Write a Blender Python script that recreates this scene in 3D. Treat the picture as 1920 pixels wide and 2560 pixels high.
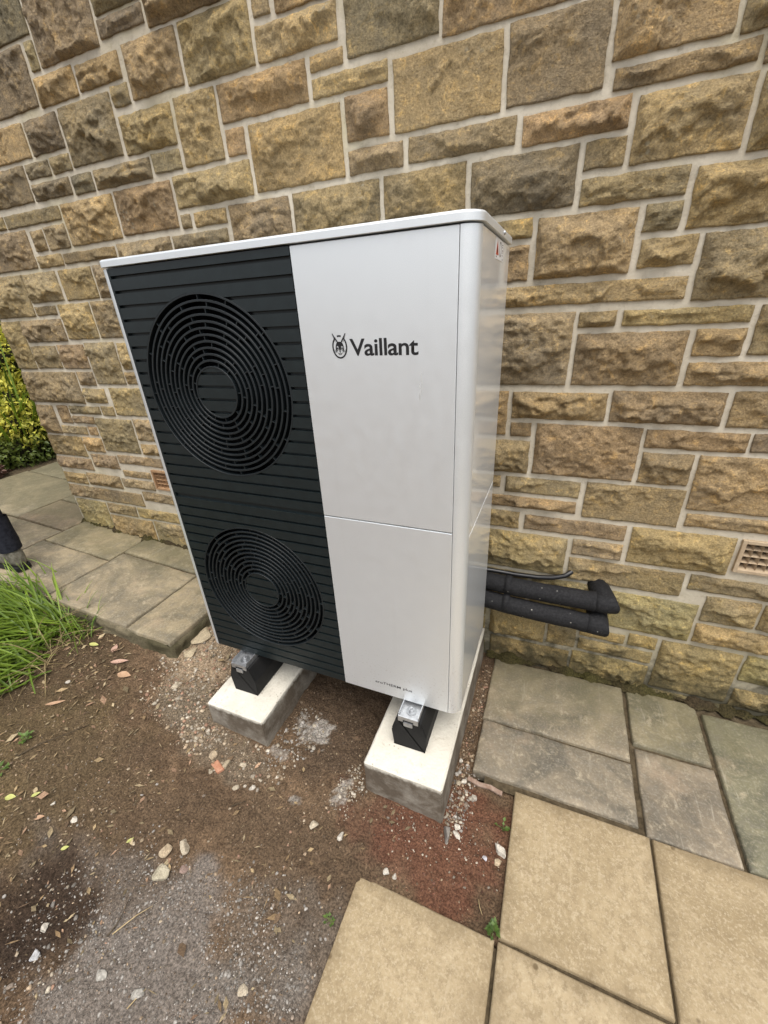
import bpy, bmesh, math, random
import numpy as np
from mathutils import Vector, Matrix

for o in list(bpy.data.objects):
    bpy.data.objects.remove(o, do_unlink=True)
scene = bpy.context.scene
COL = scene.collection

# ------------------------------------------------------------------ camera
CAM_POS = (1.2827, -0.9754, 1.2770)
RIGHT = Vector((0.926141657, 0.373648366, -0.051463870))
DOWN = Vector((0.122366319, -0.426721015, -0.896066772))
FWD = Vector((-0.356774600, 0.823587320, -0.440926083))
camd = bpy.data.cameras.new('camera')
cam = bpy.data.objects.new('camera', camd)
COL.objects.link(cam)
cam.matrix_world = Matrix.Translation(CAM_POS) @ Matrix((
    (RIGHT.x, -DOWN.x, -FWD.x), (RIGHT.y, -DOWN.y, -FWD.y), (RIGHT.z, -DOWN.z, -FWD.z))).to_4x4()
camd.sensor_fit = 'VERTICAL'
camd.sensor_height = 36.0
camd.lens = 36.0 * 1030.72 / 2560.0
camd.clip_start = 0.01
camd.clip_end = 500.0
scene.camera = cam
scene.render.resolution_x, scene.render.resolution_y = 768, 1024

# ------------------------------------------------------------------ light (bright overcast)
SUN_ELEV, SUN_AZ = math.radians(69), math.radians(152)   # azimuth clockwise from +Y
world = bpy.data.worlds.new('World')
scene.world = world
world.use_nodes = True
wt = world.node_tree
wt.nodes.clear()
wo = wt.nodes.new('ShaderNodeOutputWorld')
wb = wt.nodes.new('ShaderNodeBackground')
sky = wt.nodes.new('ShaderNodeTexSky')
sky.sky_type = 'NISHITA'
sky.sun_disc = False
sky.sun_elevation = SUN_ELEV
sky.sun_rotation = SUN_AZ
sky.air_density = 1.0
sky.dust_density = 4.0
sky.ozone_density = 1.0
hs = wt.nodes.new('ShaderNodeHueSaturation')       # cloud cover: the blue is mostly washed out
hs.inputs['Saturation'].default_value = 0.34
wt.links.new(sky.outputs[0], hs.inputs['Color'])
wt.links.new(hs.outputs[0], wb.inputs['Color'])
wb.inputs['Strength'].default_value = 0.15
wt.links.new(wb.outputs[0], wo.inputs['Surface'])
sund = bpy.data.lights.new('sun', 'SUN')
sund.energy = 1.2
sund.angle = math.radians(50)
sund.color = (1.0, 0.96, 0.9)
sun = bpy.data.objects.new('sun', sund)
COL.objects.link(sun)
sd = Vector((math.sin(SUN_AZ) * math.cos(SUN_ELEV), math.cos(SUN_AZ) * math.cos(SUN_ELEV), math.sin(SUN_ELEV)))
sun.rotation_euler = sd.to_track_quat('Z', 'Y').to_euler()
sun.location = sd * 20
scene.view_settings.view_transform = 'Standard'
scene.view_settings.look = 'None'
scene.view_settings.gamma = 1.0
scene.view_settings.use_curve_mapping = False
scene.view_settings.exposure = 0.8
scene.render.engine = 'CYCLES'

# ------------------------------------------------------------------ helpers
rnd = random.Random(11)
PI = math.pi
WALL_Y = 0.69          # face of the pointing
PATIO_Z = -0.355       # top of the flags on the right
BLOCK_Z = -0.175       # top of the concrete blocks
PATH_A, PATH_B = -0.1376, -0.0676   # path on the left rises away: z = A + B x
def path_z(x): return PATH_A + PATH_B * x

def mesh_obj(name, me, parent=None, mat=None, loc=(0, 0, 0), smooth=False):
    o = bpy.data.objects.new(name, me)
    COL.objects.link(o)
    o.location = loc
    if parent is not None: o.parent = parent
    if mat is not None and len(me.materials) == 0: me.materials.append(mat)
    if smooth and len(me.polygons):
        me.polygons.foreach_set('use_smooth', [True] * len(me.polygons))
    return o
def pyd(name, verts, faces, parent=None, mat=None, loc=(0, 0, 0), smooth=False):
    me = bpy.data.meshes.new(name)
    me.from_pydata([tuple(v) for v in verts], [], faces)
    me.update()
    return mesh_obj(name, me, parent, mat, loc, smooth)
def from_bm(name, bm, parent=None, mat=None, loc=(0, 0, 0), smooth=False):
    bmesh.ops.recalc_face_normals(bm, faces=bm.faces)
    me = bpy.data.meshes.new(name)
    bm.to_mesh(me); bm.free()
    return mesh_obj(name, me, parent, mat, loc, smooth)
def np_mesh(name, V, F):
    """V (n,3) float, F (m,k) int with constant k"""
    me = bpy.data.meshes.new(name)
    k = F.shape[1]
    me.vertices.add(len(V)); me.vertices.foreach_set('co', np.ascontiguousarray(V, np.float32).ravel())
    me.loops.add(F.size); me.loops.foreach_set('vertex_index', np.ascontiguousarray(F, np.int32).ravel())
    me.polygons.add(len(F)); me.polygons.foreach_set('loop_start', np.arange(0, F.size, k, dtype=np.int32))
    me.update(calc_edges=True)
    me.validate()
    return me
def set_col(me, C, name='Col'):
    a = me.color_attributes.new(name, 'FLOAT_COLOR', 'POINT')
    D = np.ones((len(me.vertices), 4), np.float32); D[:, :3] = C
    a.data.foreach_set('color', D.ravel())
def tag(o, label, cat, group=None, kind=None):
    if label: o['label'] = label
    if cat: o['category'] = cat
    if group: o['group'] = group
    if kind: o['kind'] = kind
    return o
def thing(name, label, cat, loc=(0, 0, 0), group=None):
    o = bpy.data.objects.new(name, None)
    o.empty_display_size = 0.1
    COL.objects.link(o); o.location = loc
    return tag(o, label, cat, group)
def bm_box(bm, x0, x1, y0, y1, z0, z1, bevel=0.0, seg=2):
    r = bmesh.ops.create_cube(bm, size=1.0)
    vs = r['verts']
    for v in vs:
        v.co = Vector(((x0 + x1) / 2 + v.co.x * (x1 - x0), (y0 + y1) / 2 + v.co.y * (y1 - y0), (z0 + z1) / 2 + v.co.z * (z1 - z0)))
    if bevel > 0:
        es = {e for v in vs for e in v.link_edges}
        bmesh.ops.bevel(bm, geom=list(es), offset=bevel, segments=seg, profile=0.5, affect='EDGES')
def box(name, x0, x1, y0, y1, z0, z1, parent=None, mat=None, bevel=0.0, seg=2):
    bm = bmesh.new(); bm_box(bm, x0, x1, y0, y1, z0, z1, bevel, seg)
    o = from_bm(name, bm, parent, mat)
    return o
def prism(bm, poly, y0, y1):
    """poly: list of (x,z) counter-clockwise seen from -y; extruded from y0 (front) to y1 (back)"""
    f = [bm.verts.new((x, y0, z)) for x, z in poly]
    b = [bm.verts.new((x, y1, z)) for x, z in poly]
    bm.faces.new(f); bm.faces.new(b[::-1])
    n = len(poly)
    for i in range(n):
        j = (i + 1) % n
        bm.faces.new((f[j], f[i], b[i], b[j]))
def tube_arrays(pts, rad, n=10, cap=True):
    pts = [Vector(p) for p in pts]
    if not hasattr(rad, '__len__'): rad = [rad] * len(pts)
    V, F = [], []
    t0 = (pts[1] - pts[0]).normalized()
    up = Vector((0, 0, 1)) if abs(t0.z) < 0.9 else Vector((1, 0, 0))
    s = t0.cross(up).normalized()
    for i, p in enumerate(pts):
        a = pts[max(i - 1, 0)]; b = pts[min(i + 1, len(pts) - 1)]
        t = (b - a).normalized()
        s = (s - t * s.dot(t)).normalized()
        u = t.cross(s)
        for k in range(n):
            an = 2 * PI * k / n
            V.append(p + (s * math.cos(an) + u * math.sin(an)) * rad[i])
    for i in range(len(pts) - 1):
        for k in range(n):
            F.append((i * n + k, i * n + (k + 1) % n, (i + 1) * n + (k + 1) % n, (i + 1) * n + k))
    if cap:
        F.append(tuple(range(n))[::-1]); F.append(tuple((len(pts) - 1) * n + k for k in range(n)))
    return V, F
def tube(name, pts, rad, parent=None, mat=None, n=12, cap=True):
    V, F = tube_arrays(pts, rad, n, cap)
    return pyd(name, V, F, parent, mat, smooth=True)
def arc_pts(p0, p1, p2, n):
    p0, p1, p2 = Vector(p0), Vector(p1), Vector(p2)
    return [(1 - t) ** 2 * p0 + 2 * t * (1 - t) * p1 + t * t * p2 for t in [i / n for i in range(n + 1)]]

# gradient noise on numpy arrays
_perm = np.random.RandomState(5).permutation(512)
_perm = np.concatenate([_perm, _perm, _perm])
_grad = np.random.RandomState(6).randn(512, 3); _grad /= np.linalg.norm(_grad, axis=1)[:, None]
def pnoise(x, y, z=0.0):
    x = np.asarray(x, float); y = np.asarray(y, float); z = np.zeros_like(x) + z
    xi, yi, zi = np.floor(x).astype(int), np.floor(y).astype(int), np.floor(z).astype(int)
    xf, yf, zf = x - xi, y - yi, z - zi
    f = lambda t: t * t * t * (t * (t * 6 - 15) + 10)
    u, v, w = f(xf), f(yf), f(zf)
    def g(a, b, c):
        h = _perm[(_perm[(_perm[(xi + a) & 511] + yi + b) & 511] + zi + c) & 511]
        G = _grad[h]
        return G[..., 0] * (xf - a) + G[..., 1] * (yf - b) + G[..., 2] * (zf - c)
    L = lambda a, b, t: a + (b - a) * t
    return 1.6 * L(L(L(g(0, 0, 0), g(1, 0, 0), u), L(g(0, 1, 0), g(1, 1, 0), u), v),
                   L(L(g(0, 0, 1), g(1, 0, 1), u), L(g(0, 1, 1), g(1, 1, 1), u), v), w)
def fbm(x, y, z=0.0, oct=4, lac=2.03, gain=0.5):
    a, s, t = 1.0, 0.0, 0.0
    for i in range(oct):
        s = s + a * pnoise(x, y, z + 7.3 * i); t += a
        x, y = x * lac, y * lac; a *= gain
    return s / t * 1.5
def sstep(a, b, x):
    t = np.clip((x - a) / (b - a), 0, 1)
    return t * t * (3 - 2 * t)

# ------------------------------------------------------------------ node helpers
class Mat:
    def __init__(self, name, rough=0.6, spec=0.5, metal=0.0, color=None):
        self.m = bpy.data.materials.new(name)
        self.m.use_nodes = True
        self.t = self.m.node_tree
        self.b = self.t.nodes['Principled BSDF']
        self.b.inputs['Roughness'].default_value = rough
        self.b.inputs['Specular IOR Level'].default_value = spec
        self.b.inputs['Metallic'].default_value = metal
        if color: self.b.inputs['Base Color'].default_value = (*color, 1)
        self.pos = None
    def n(self, typ, **kw):
        nd = self.t.nodes.new(typ)
        for k, v in kw.items(): setattr(nd, k, v)
        return nd
    def l(self, a, b): self.t.links.new(a, b)
    def P(self, rand=0.0):
        g = self.n('ShaderNodeNewGeometry').outputs['Position']
        if rand:
            oi = self.n('ShaderNodeObjectInfo')
            m = self.n('ShaderNodeVectorMath', operation='SCALE')
            c = self.n('ShaderNodeCombineXYZ')
            self.l(oi.outputs['Random'], c.inputs[0]); self.l(oi.outputs['Random'], c.inputs[2])
            self.l(c.outputs[0], m.inputs[0]); m.inputs['Scale'].default_value = rand
            a = self.n('ShaderNodeVectorMath', operation='ADD')
            self.l(g, a.inputs[0]); self.l(m.outputs[0], a.inputs[1])
            return a.outputs[0]
        return g
    def noise(self, vec, scale, detail=4, rough=0.55, dist=0.0):
        nd = self.n('ShaderNodeTexNoise')
        nd.inputs['Scale'].default_value = scale; nd.inputs['Detail'].default_value = detail
        nd.inputs['Roughness'].default_value = rough; nd.inputs['Distortion'].default_value = dist
        if vec is not None: self.l(vec, nd.inputs['Vector'])
        return nd.outputs['Fac']
    def voro(self, vec, scale, feature='F1', out='Distance', rand=1.0):
        nd = self.n('ShaderNodeTexVoronoi', feature=feature)
        nd.inputs['Scale'].default_value = scale; nd.inputs['Randomness'].default_value = rand
        if vec is not None: self.l(vec, nd.inputs['Vector'])
        return nd.outputs[out]
    def ramp(self, fac, a, b, lo=0.0, hi=1.0):
        nd = self.n('ShaderNodeMapRange')
        nd.inputs['From Min'].default_value = a; nd.inputs['From Max'].default_value = b
        nd.inputs['To Min'].default_value = lo; nd.inputs['To Max'].default_value = hi
        self.l(fac, nd.inputs['Value'])
        return nd.outputs['Result']
    def math(self, op, a, b=None):
        nd = self.n('ShaderNodeMath', operation=op)
        for i, v in enumerate((a, b)):
            if v is None: continue
            if isinstance(v, (int, float)): nd.inputs[i].default_value = v
            else: self.l(v, nd.inputs[i])
        return nd.outputs[0]
    def mix(self, fac, a, b, blend='MIX'):
        nd = self.n('ShaderNodeMix', data_type='RGBA', blend_type=blend)
        for s, v in ((nd.inputs[0], fac), (nd.inputs[6], a), (nd.inputs[7], b)):
            if isinstance(v, (int, float)): s.default_value = v
            elif isinstance(v, tuple): s.default_value = (*v, 1)
            else: self.l(v, s)
        return nd.outputs[2]
    def z(self, vec, i=2):
        s = self.n('ShaderNodeSeparateXYZ'); self.l(vec, s.inputs[0]); return s.outputs[i]
    def bump(self, h, strength=0.5, dist=0.01, prev=None):
        nd = self.n('ShaderNodeBump')
        nd.inputs['Strength'].default_value = strength; nd.inputs['Distance'].default_value = dist
        self.l(h, nd.inputs['Height'])
        if prev is not None: self.l(prev, nd.inputs['Normal'])
        return nd.outputs[0]
    def fin(self, color=None, normal=None, rough=None):
        if color is not None: self.l(color, self.b.inputs['Base Color'])
        if normal is not None: self.l(normal, self.b.inputs['Normal'])
        if rough is not None: self.l(rough, self.b.inputs['Roughness'])
        return self.m
def objcol(M):
    return M.n('ShaderNodeObjectInfo').outputs['Color']

# ------------------------------------------------------------------ materials
def mat_stone():
    M = Mat('sandstone', 0.92, 0.25)
    P = M.P(37.0); W = M.P()
    c = objcol(M)
    n1 = M.noise(P, 7, 5, 0.6); n2 = M.noise(P, 26, 6, 0.65, 0.6); n3 = M.noise(P, 160, 5, 0.75)
    c = M.mix(M.ramp(n1, .35, .68), c, M.mix(1.0, c, (1.32, 1.24, 1.08), 'MULTIPLY'))
    c = M.mix(M.ramp(n2, .52, .74, 0, .75), c, M.mix(1.0, c, (0.48, 0.47, 0.46), 'MULTIPLY'))
    c = M.mix(M.ramp(n2, .44, .30, 0, .8), c, M.mix(1.0, c, (1.75, 1.6, 1.25), 'MULTIPLY'))
    c = M.mix(M.ramp(n3, .38, .64, 0, .8), M.mix(1.0, c, (1.45, 1.40, 1.26), 'MULTIPLY'), M.mix(1.0, c, (0.60, 0.58, 0.55), 'MULTIPLY'))
    sv = M.n('ShaderNodeMapping'); sv.inputs['Scale'].default_value = (1.0, 1.0, 2.6); M.l(P, sv.inputs['Vector'])
    bed = M.noise(sv.outputs[0], 30, 5, .7, 1.5)
    c = M.mix(M.ramp(bed, .55, .72, 0, .6), c, M.mix(1.0, c, (1.7, 1.5, 1.1), 'MULTIPLY'))
    n4 = M.noise(P, 3.2, 5, 0.65)
    c = M.mix(M.ramp(n4, .52, .75, 0, .45), c, M.mix(n2, (0.085, 0.075, 0.060), (0.16, 0.145, 0.115)))
    v = M.voro(P, 46); keep = M.noise(P, 5.3, 2)
    li = M.math('MULTIPLY', M.ramp(v, .32, .20), M.ramp(keep, .64, .70))
    c = M.mix(M.math('MULTIPLY', li, .55), c, (0.40, 0.37, 0.28))
    # green algae and dark damp close to the ground
    zz = M.z(W); dn = M.noise(W, 5.0, 5, 0.65)
    lo = M.math('ADD', zz, M.ramp(dn, .3, .7, -.22, .22))
    c = M.mix(M.ramp(lo, .38, -.1, 0, .5), c, M.mix(1.0, c, (0.80, 0.86, 0.62), 'MULTIPLY'))
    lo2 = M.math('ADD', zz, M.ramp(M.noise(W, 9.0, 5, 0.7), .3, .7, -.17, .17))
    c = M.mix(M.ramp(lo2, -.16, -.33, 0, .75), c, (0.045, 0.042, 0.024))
    h1 = M.noise(P, 55, 8, 0.72); h2 = M.noise(P, 190, 4, 0.6)
    nb = M.bump(h1, 1.0, 0.014); nb = M.bump(h2, 0.9, 0.004, nb)
    return M.fin(c, nb)
def mat_mortar():
    M = Mat('pointing mortar', 0.95, 0.2)
    W = M.P()
    n1 = M.noise(W, 4, 5, .6); n2 = M.noise(W, 60, 4, .6); n3 = M.noise(W, 320, 2)
    c = M.mix(M.ramp(n1, .32, .68), (0.46, 0.405, 0.31), (0.66, 0.60, 0.485))
    c = M.mix(M.ramp(M.noise(W, 2.1, 5, .6), .56, .70, 0, .4), c, (0.46, 0.40, 0.20))
    c = M.mix(M.ramp(M.noise(W, 14, 5, .7), .58, .76, 0, .6), c, (0.29, 0.25, 0.18))
    c = M.mix(M.ramp(n2, .55, .8, 0, .55), c, (0.27, 0.225, 0.15))
    c = M.mix(M.ramp(n3, .5, .75, 0, .35), c, (0.62, 0.57, 0.46))
    zz = M.z(W); lo = M.math('ADD', zz, M.ramp(M.noise(W, 6.0, 5, .65), .3, .7, -.2, .2))
    c = M.mix(M.ramp(lo, .35, -.12, 0, .6), c, (0.24, 0.215, 0.135))
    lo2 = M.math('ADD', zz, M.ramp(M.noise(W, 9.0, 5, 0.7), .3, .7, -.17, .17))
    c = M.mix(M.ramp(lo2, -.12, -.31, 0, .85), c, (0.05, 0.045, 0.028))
    nb = M.bump(M.noise(W, 90, 6, .7), .6, .004)
    return M.fin(c, nb)
def mat_buff():
    M = Mat('buff paving', 0.85, 0.3)
    P = M.P(19.0); W = M.P()
    rd = M.n('ShaderNodeObjectInfo').outputs['Random']
    n1 = M.noise(P, 2.6, 6, .62, .6); n2 = M.noise(P, 44, 7, .8); n3 = M.noise(P, 120, 5, .7); n4 = M.noise(P, 11, 6, .7, .8)
    c = M.mix(M.ramp(n1, .33, .68), (0.285, 0.218, 0.124), (0.395, 0.312, 0.192))
    c = M.mix(M.ramp(rd, 0, 1, 0, .35), c, M.mix(1.0, c, (0.84, 0.83, 0.80), 'MULTIPLY'))
    c = M.mix(M.ramp(n4, .52, .72, 0, .42), c, (0.215, 0.160, 0.092))
    c = M.mix(M.ramp(n4, .44, .30, 0, .40), c, (0.46, 0.375, 0.245))
    c = M.mix(M.ramp(n2, .46, .62, 0, .62), c, (0.190, 0.140, 0.078))
    c = M.mix(M.ramp(n3, .50, .64, 0, .5), c, (0.47, 0.395, 0.27))
    st = M.n('ShaderNodeMapping'); st.inputs['Rotation'].default_value = (0, 0, .9); st.inputs['Scale'].default_value = (34, 3.0, 1)
    M.l(P, st.inputs['Vector'])
    sc = M.noise(st.outputs[0], 1.0, 6, .75, .5)
    c = M.mix(M.ramp(sc, .60, .76, 0, .45), c, (0.50, 0.425, 0.30))
    sp = M.math('MULTIPLY', M.ramp(M.voro(P, 15), .13, .08), M.ramp(M.noise(P, 6.1, 2), .57, .61))
    c = M.mix(M.math('MULTIPLY', sp, .85), c, (0.085, 0.055, 0.025))
    # dirt trodden into the margins of each slab
    oc = M.n('ShaderNodeTexCoord').outputs['Object']
    eg = M.math('MAXIMUM', M.math('ABSOLUTE', M.z(oc, 0)), M.math('ABSOLUTE', M.z(oc, 1)))
    eg = M.math('ADD', eg, M.ramp(M.noise(W, 12, 6, .7), .3, .7, -.045, .045))
    c = M.mix(M.ramp(eg, .175, .225, 0, .5), c, (0.170, 0.125, 0.068))
    d = M.ramp(M.noise(W, 1.7, 5, .65), .54, .72, 0, .5)
    c = M.mix(d, c, (0.175, 0.128, 0.070))
    nb = M.bump(M.noise(P, 38, 6, .65), .4, .005); nb = M.bump(n3, .4, .0015, nb)
    return M.fin(c, nb)
def mat_flag():
    M = Mat('grey stone flag', 0.72, 0.35)
    P = M.P(23.0); W = M.P()
    n1 = M.noise(P, 4.0, 6, .65, .8); n2 = M.noise(P, 20, 8, .78, .35); n3 = M.noise(P, 120, 4)
    c = objcol(M)
    c = M.mix(M.ramp(n1, .38, .66, 0, .8), M.mix(1.0, c, (0.50, 0.50, 0.48), 'MULTIPLY'), M.mix(1.0, c, (1.36, 1.28, 1.14), 'MULTIPLY'))
    c = M.mix(M.ramp(n2, .50, .70, 0, .7), c, (0.150, 0.135, 0.108))
    c = M.mix(M.ramp(n2, .46, .30, 0, .7), c, (0.42, 0.355, 0.245))
    c = M.mix(M.ramp(M.noise(P, 5.5, 4, .6), .58, .72, 0, .35), c, (0.40, 0.30, 0.20))
    c = M.mix(M.ramp(n3, .5, .8, 0, .3), c, (0.52, 0.48, 0.38))
    sm = M.n('ShaderNodeMapping'); sm.inputs['Rotation'].default_value = (0, 0, -.7); sm.inputs['Scale'].default_value = (40, 4.5, 1); M.l(P, sm.inputs['Vector'])
    c = M.mix(M.ramp(M.noise(sm.outputs[0], 1.0, 5, .7, .4), .60, .74, 0, .5), c, (0.44, 0.40, 0.31))
    # algae towards the house wall
    yy = M.math('ADD', M.z(W, 1), M.ramp(M.noise(W, 7, 5, .65), .3, .7, -.2, .2))
    c = M.mix(M.ramp(yy, .30, .72, 0, .62), c, (0.115, 0.102, 0.052))
    nb = M.bump(M.noise(P, 13, 7, .62, 1.0), .5, .012); nb = M.bump(M.noise(P, 110, 4), .5, .003, nb)
    return M.fin(c, nb, M.ramp(n2, .3, .7, .55, .85))
def mat_vcol(name, rough=0.95, spec=0.15, grain=140, bs=.6, bd=.004, var=.35):
    M = Mat(name, rough, spec)
    W = M.P()
    a = M.n('ShaderNodeVertexColor', layer_name='Col').outputs['Color']
    n = M.noise(W, grain, 5, .65); n2 = M.noise(W, grain * .27, 5, .65)
    c = M.mix(M.ramp(n, .38, .66, 0, 1), M.mix(1.0, a, (1 - var * 1.3,) * 3, 'MULTIPLY'), M.mix(1.0, a, (1 + var * 1.2,) * 3, 'MULTIPLY'))
    c = M.mix(M.ramp(n2, .45, .72, 0, .6), c, M.mix(1.0, c, (0.62, 0.58, 0.55), 'MULTIPLY'))
    nb = M.bump(n2, bs, bd * 3); nb = M.bump(n, bs, bd, nb)
    return M.fin(c, nb)
def mat_bed():
    M = Mat('dirt filled joints', 0.95, 0.15); W = M.P()
    c = M.mix(M.ramp(M.noise(W, 40, 5, .65), .35, .7), (0.045, 0.034, 0.020), (0.12, 0.092, 0.055))
    return M.fin(c, M.bump(M.noise(W, 110, 5, .7), .8, .006))
def mat_concrete():
    M = Mat('cast concrete', 0.85, 0.3)
    P = M.P(11.0); W = M.P()
    c = M.mix(M.ramp(M.noise(P, 6, 5, .6), .35, .7), (0.52, 0.485, 0.405), (0.66, 0.63, 0.545))
    c = M.mix(M.ramp(M.noise(P, 34, 5, .7), .58, .76, 0, .6), c, (0.30, 0.25, 0.175))
    sp = M.math('MULTIPLY', M.ramp(M.voro(P, 60), .22, .12), M.ramp(M.noise(P, 11, 2), .55, .62))
    c = M.mix(M.math('MULTIPLY', sp, .75), c, (0.24, 0.19, 0.13))
    # the sides are soiled from the ground up to the arris
    low = M.math('ADD', M.z(W), M.ramp(M.noise(W, 26, 5, .7), .3, .7, -.010, .010))
    dirt = M.ramp(M.noise(W, 9, 6, .7), .25, .55, .55, 1)
    c = M.mix(M.math('MULTIPLY', M.ramp(low, -.186, -.202), dirt), c, (0.115, 0.092, 0.067))
    nb = M.bump(M.noise(P, 70, 6, .65), .35, .004); nb = M.bump(M.voro(P, 90), .25, .004, nb)
    return M.fin(c, nb)
def mat_paint(rough=.44, coat=.22, cr=.18, metal=.60):
    M = Mat('silver white metallic paint', rough, 0.5, metal); W = M.P()
    c = M.mix(M.ramp(M.noise(W, 900, 2), .35, .65), (0.73, 0.76, 0.77), (0.81, 0.84, 0.85))
    c = M.mix(M.ramp(M.noise(W, 6, 5, .65), .60, .85, 0, .15), c, (0.50, 0.49, 0.46))
    sp = M.math('MULTIPLY', M.ramp(M.noise(W, 130, 3, .6), .60, .70), M.ramp(M.math('ADD', M.z(W), M.ramp(M.noise(W, 5, 3), .3, .7, -.12, .12)), .30, -.05, 0, .55))
    c = M.mix(sp, c, (0.30, 0.25, 0.19))                 # soil splashed up by rain
    dr = M.n('ShaderNodeMapping'); dr.inputs['Scale'].default_value = (26, 26, 1.1); M.l(W, dr.inputs['Vector'])
    c = M.mix(M.ramp(M.noise(dr.outputs[0], 1.0, 4, .6), .60, .82, 0, .07), c, (0.46, 0.45, 0.42))
    nb = M.bump(M.noise(W, 700, 2), .12, .0006)
    M.b.inputs['Coat Weight'].default_value = coat; M.b.inputs['Coat Roughness'].default_value = cr
    return M.fin(c, nb, M.ramp(M.noise(W, 30, 4), .3, .7, rough - .04, rough + .04))
def mat_dark(name, col, rough, spec=.5, bump=0.0, scale=300):
    M = Mat(name, rough, spec); W = M.P()
    c = M.mix(M.ramp(M.noise(W, 24, 5, .65), .45, .75, 0, .5), col, tuple(min(1, v * 1.7 + .004) for v in col))
    nb = M.bump(M.noise(W, scale, 3), bump, .002) if bump else None
    return M.fin(c, nb)
def mat_foam():
    M = Mat('black pipe insulation', 0.8, 0.3); W = M.P()
    c = M.mix(M.ramp(M.noise(W, 120, 4), .4, .7), (0.007, 0.007, 0.008), (0.019, 0.019, 0.020))
    sp = M.math('MULTIPLY', M.ramp(M.voro(W, 45), .16, .08), M.ramp(M.noise(W, 14, 2), .55, .62))
    c = M.mix(sp, c, (0.3, 0.29, 0.26))
    return M.fin(c, M.bump(M.noise(W, 260, 4), .5, .002))
def mat_leaf(name, c1, c2, rough=.5, trans=.25):
    M = Mat(name, rough, 0.4)
    W = M.P()
    a = M.n('ShaderNodeVertexColor', layer_name='Col').outputs['Color']
    c = M.mix(M.z(a, 0), c1, c2)
    c = M.mix(M.ramp(M.noise(W, 90, 3), .4, .7, 0, .35), c, M.mix(1.0, c, (.6, .65, .5), 'MULTIPLY'))
    tr = M.n('ShaderNodeBsdfTranslucent'); M.l(c, tr.inputs['Color'])
    mx = M.n('ShaderNodeMixShader'); mx.inputs[0].default_value = trans
    M.l(c, M.b.inputs['Base Color'])
    out = M.t.nodes['Material Output']
    M.l(M.b.outputs[0], mx.inputs[1]); M.l(tr.outputs[0], mx.inputs[2]); M.l(mx.outputs[0], out.inputs['Surface'])
    return M.m
def mat_plain(name, c1, c2=None, rough=.7, spec=.4, scale=40, bump=.3, metal=0.0):
    M = Mat(name, rough, spec, metal); W = M.P()
    c2 = c2 or tuple(v * 1.5 for v in c1)
    c = M.mix(M.ramp(M.noise(W, scale, 5, .65), .35, .7), c1, c2)
    return M.fin(c, M.bump(M.noise(W, scale * 3, 4), bump, .002) if bump else None)
STONE = mat_stone(); MORTAR = mat_mortar(); BUFF = mat_buff(); FLAG = mat_flag(); BED = mat_bed()
SOIL = mat_vcol('soil', .97, .12, 150, .8, .005, .38); PEBBLE = mat_vcol('stone chips', .9, .25, 240, .4, .002, .22)
CONC = mat_concrete(); PAINT = mat_paint(); PAINT_SIDE = mat_paint(.34, 1.0, .07, .10)
SLAT = mat_dark('anthracite slats', (0.0056, 0.0108, 0.0120), .44, .5, .05)
RING = mat_dark('anthracite grille', (0.0052, 0.0088, 0.0105), .50, .5)
VOID = mat_dark('unlit interior', (0.004, 0.004, 0.005), .7, .2)
RUBBER = mat_dark('recycled rubber', (0.008, 0.008, 0.008), .75, .3, .5, 220)
ZINC = mat_plain('galvanised steel', (0.42, 0.43, 0.44), (0.58, 0.59, 0.60), .46, .5, 60, .1, .9)
FOAM = mat_foam()
CABLE = mat_dark('black cable sheath', (0.008, 0.008, 0.009), .38, .5)
INK = mat_plain('black print', (0.010, 0.010, 0.011), (0.014, 0.014, 0.015), .5, .4, 60, 0)
GREYINK = mat_plain('grey print', (0.035, 0.035, 0.038), (0.05, 0.05, 0.053), .5, .4, 60, 0)
LABELW = mat_plain('white label film', (0.78, 0.78, 0.77), (0.8, 0.8, 0.8), .35, .5, 20, 0)
REDP = mat_plain('red label print', (0.50, 0.055, 0.02), (0.55, 0.075, 0.025), .4, .5, 60, 0)
TERRA = mat_plain('pale terracotta', (0.36, 0.27, 0.175), (0.47, 0.37, 0.25), .85, .3, 45, .5)
TERRA2 = mat_plain('orange terracotta', (0.29, 0.165, 0.085), (0.36, 0.23, 0.125), .85, .3, 45, .5)
WOODM = mat_plain('weathered wood strip', (0.21, 0.135, 0.095), (0.33, 0.25, 0.20), .9, .2, 70, .6)
BARK = mat_plain('bark', (0.05, 0.038, 0.025), (0.11, 0.085, 0.055), .95, .2, 60, .7)
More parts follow.
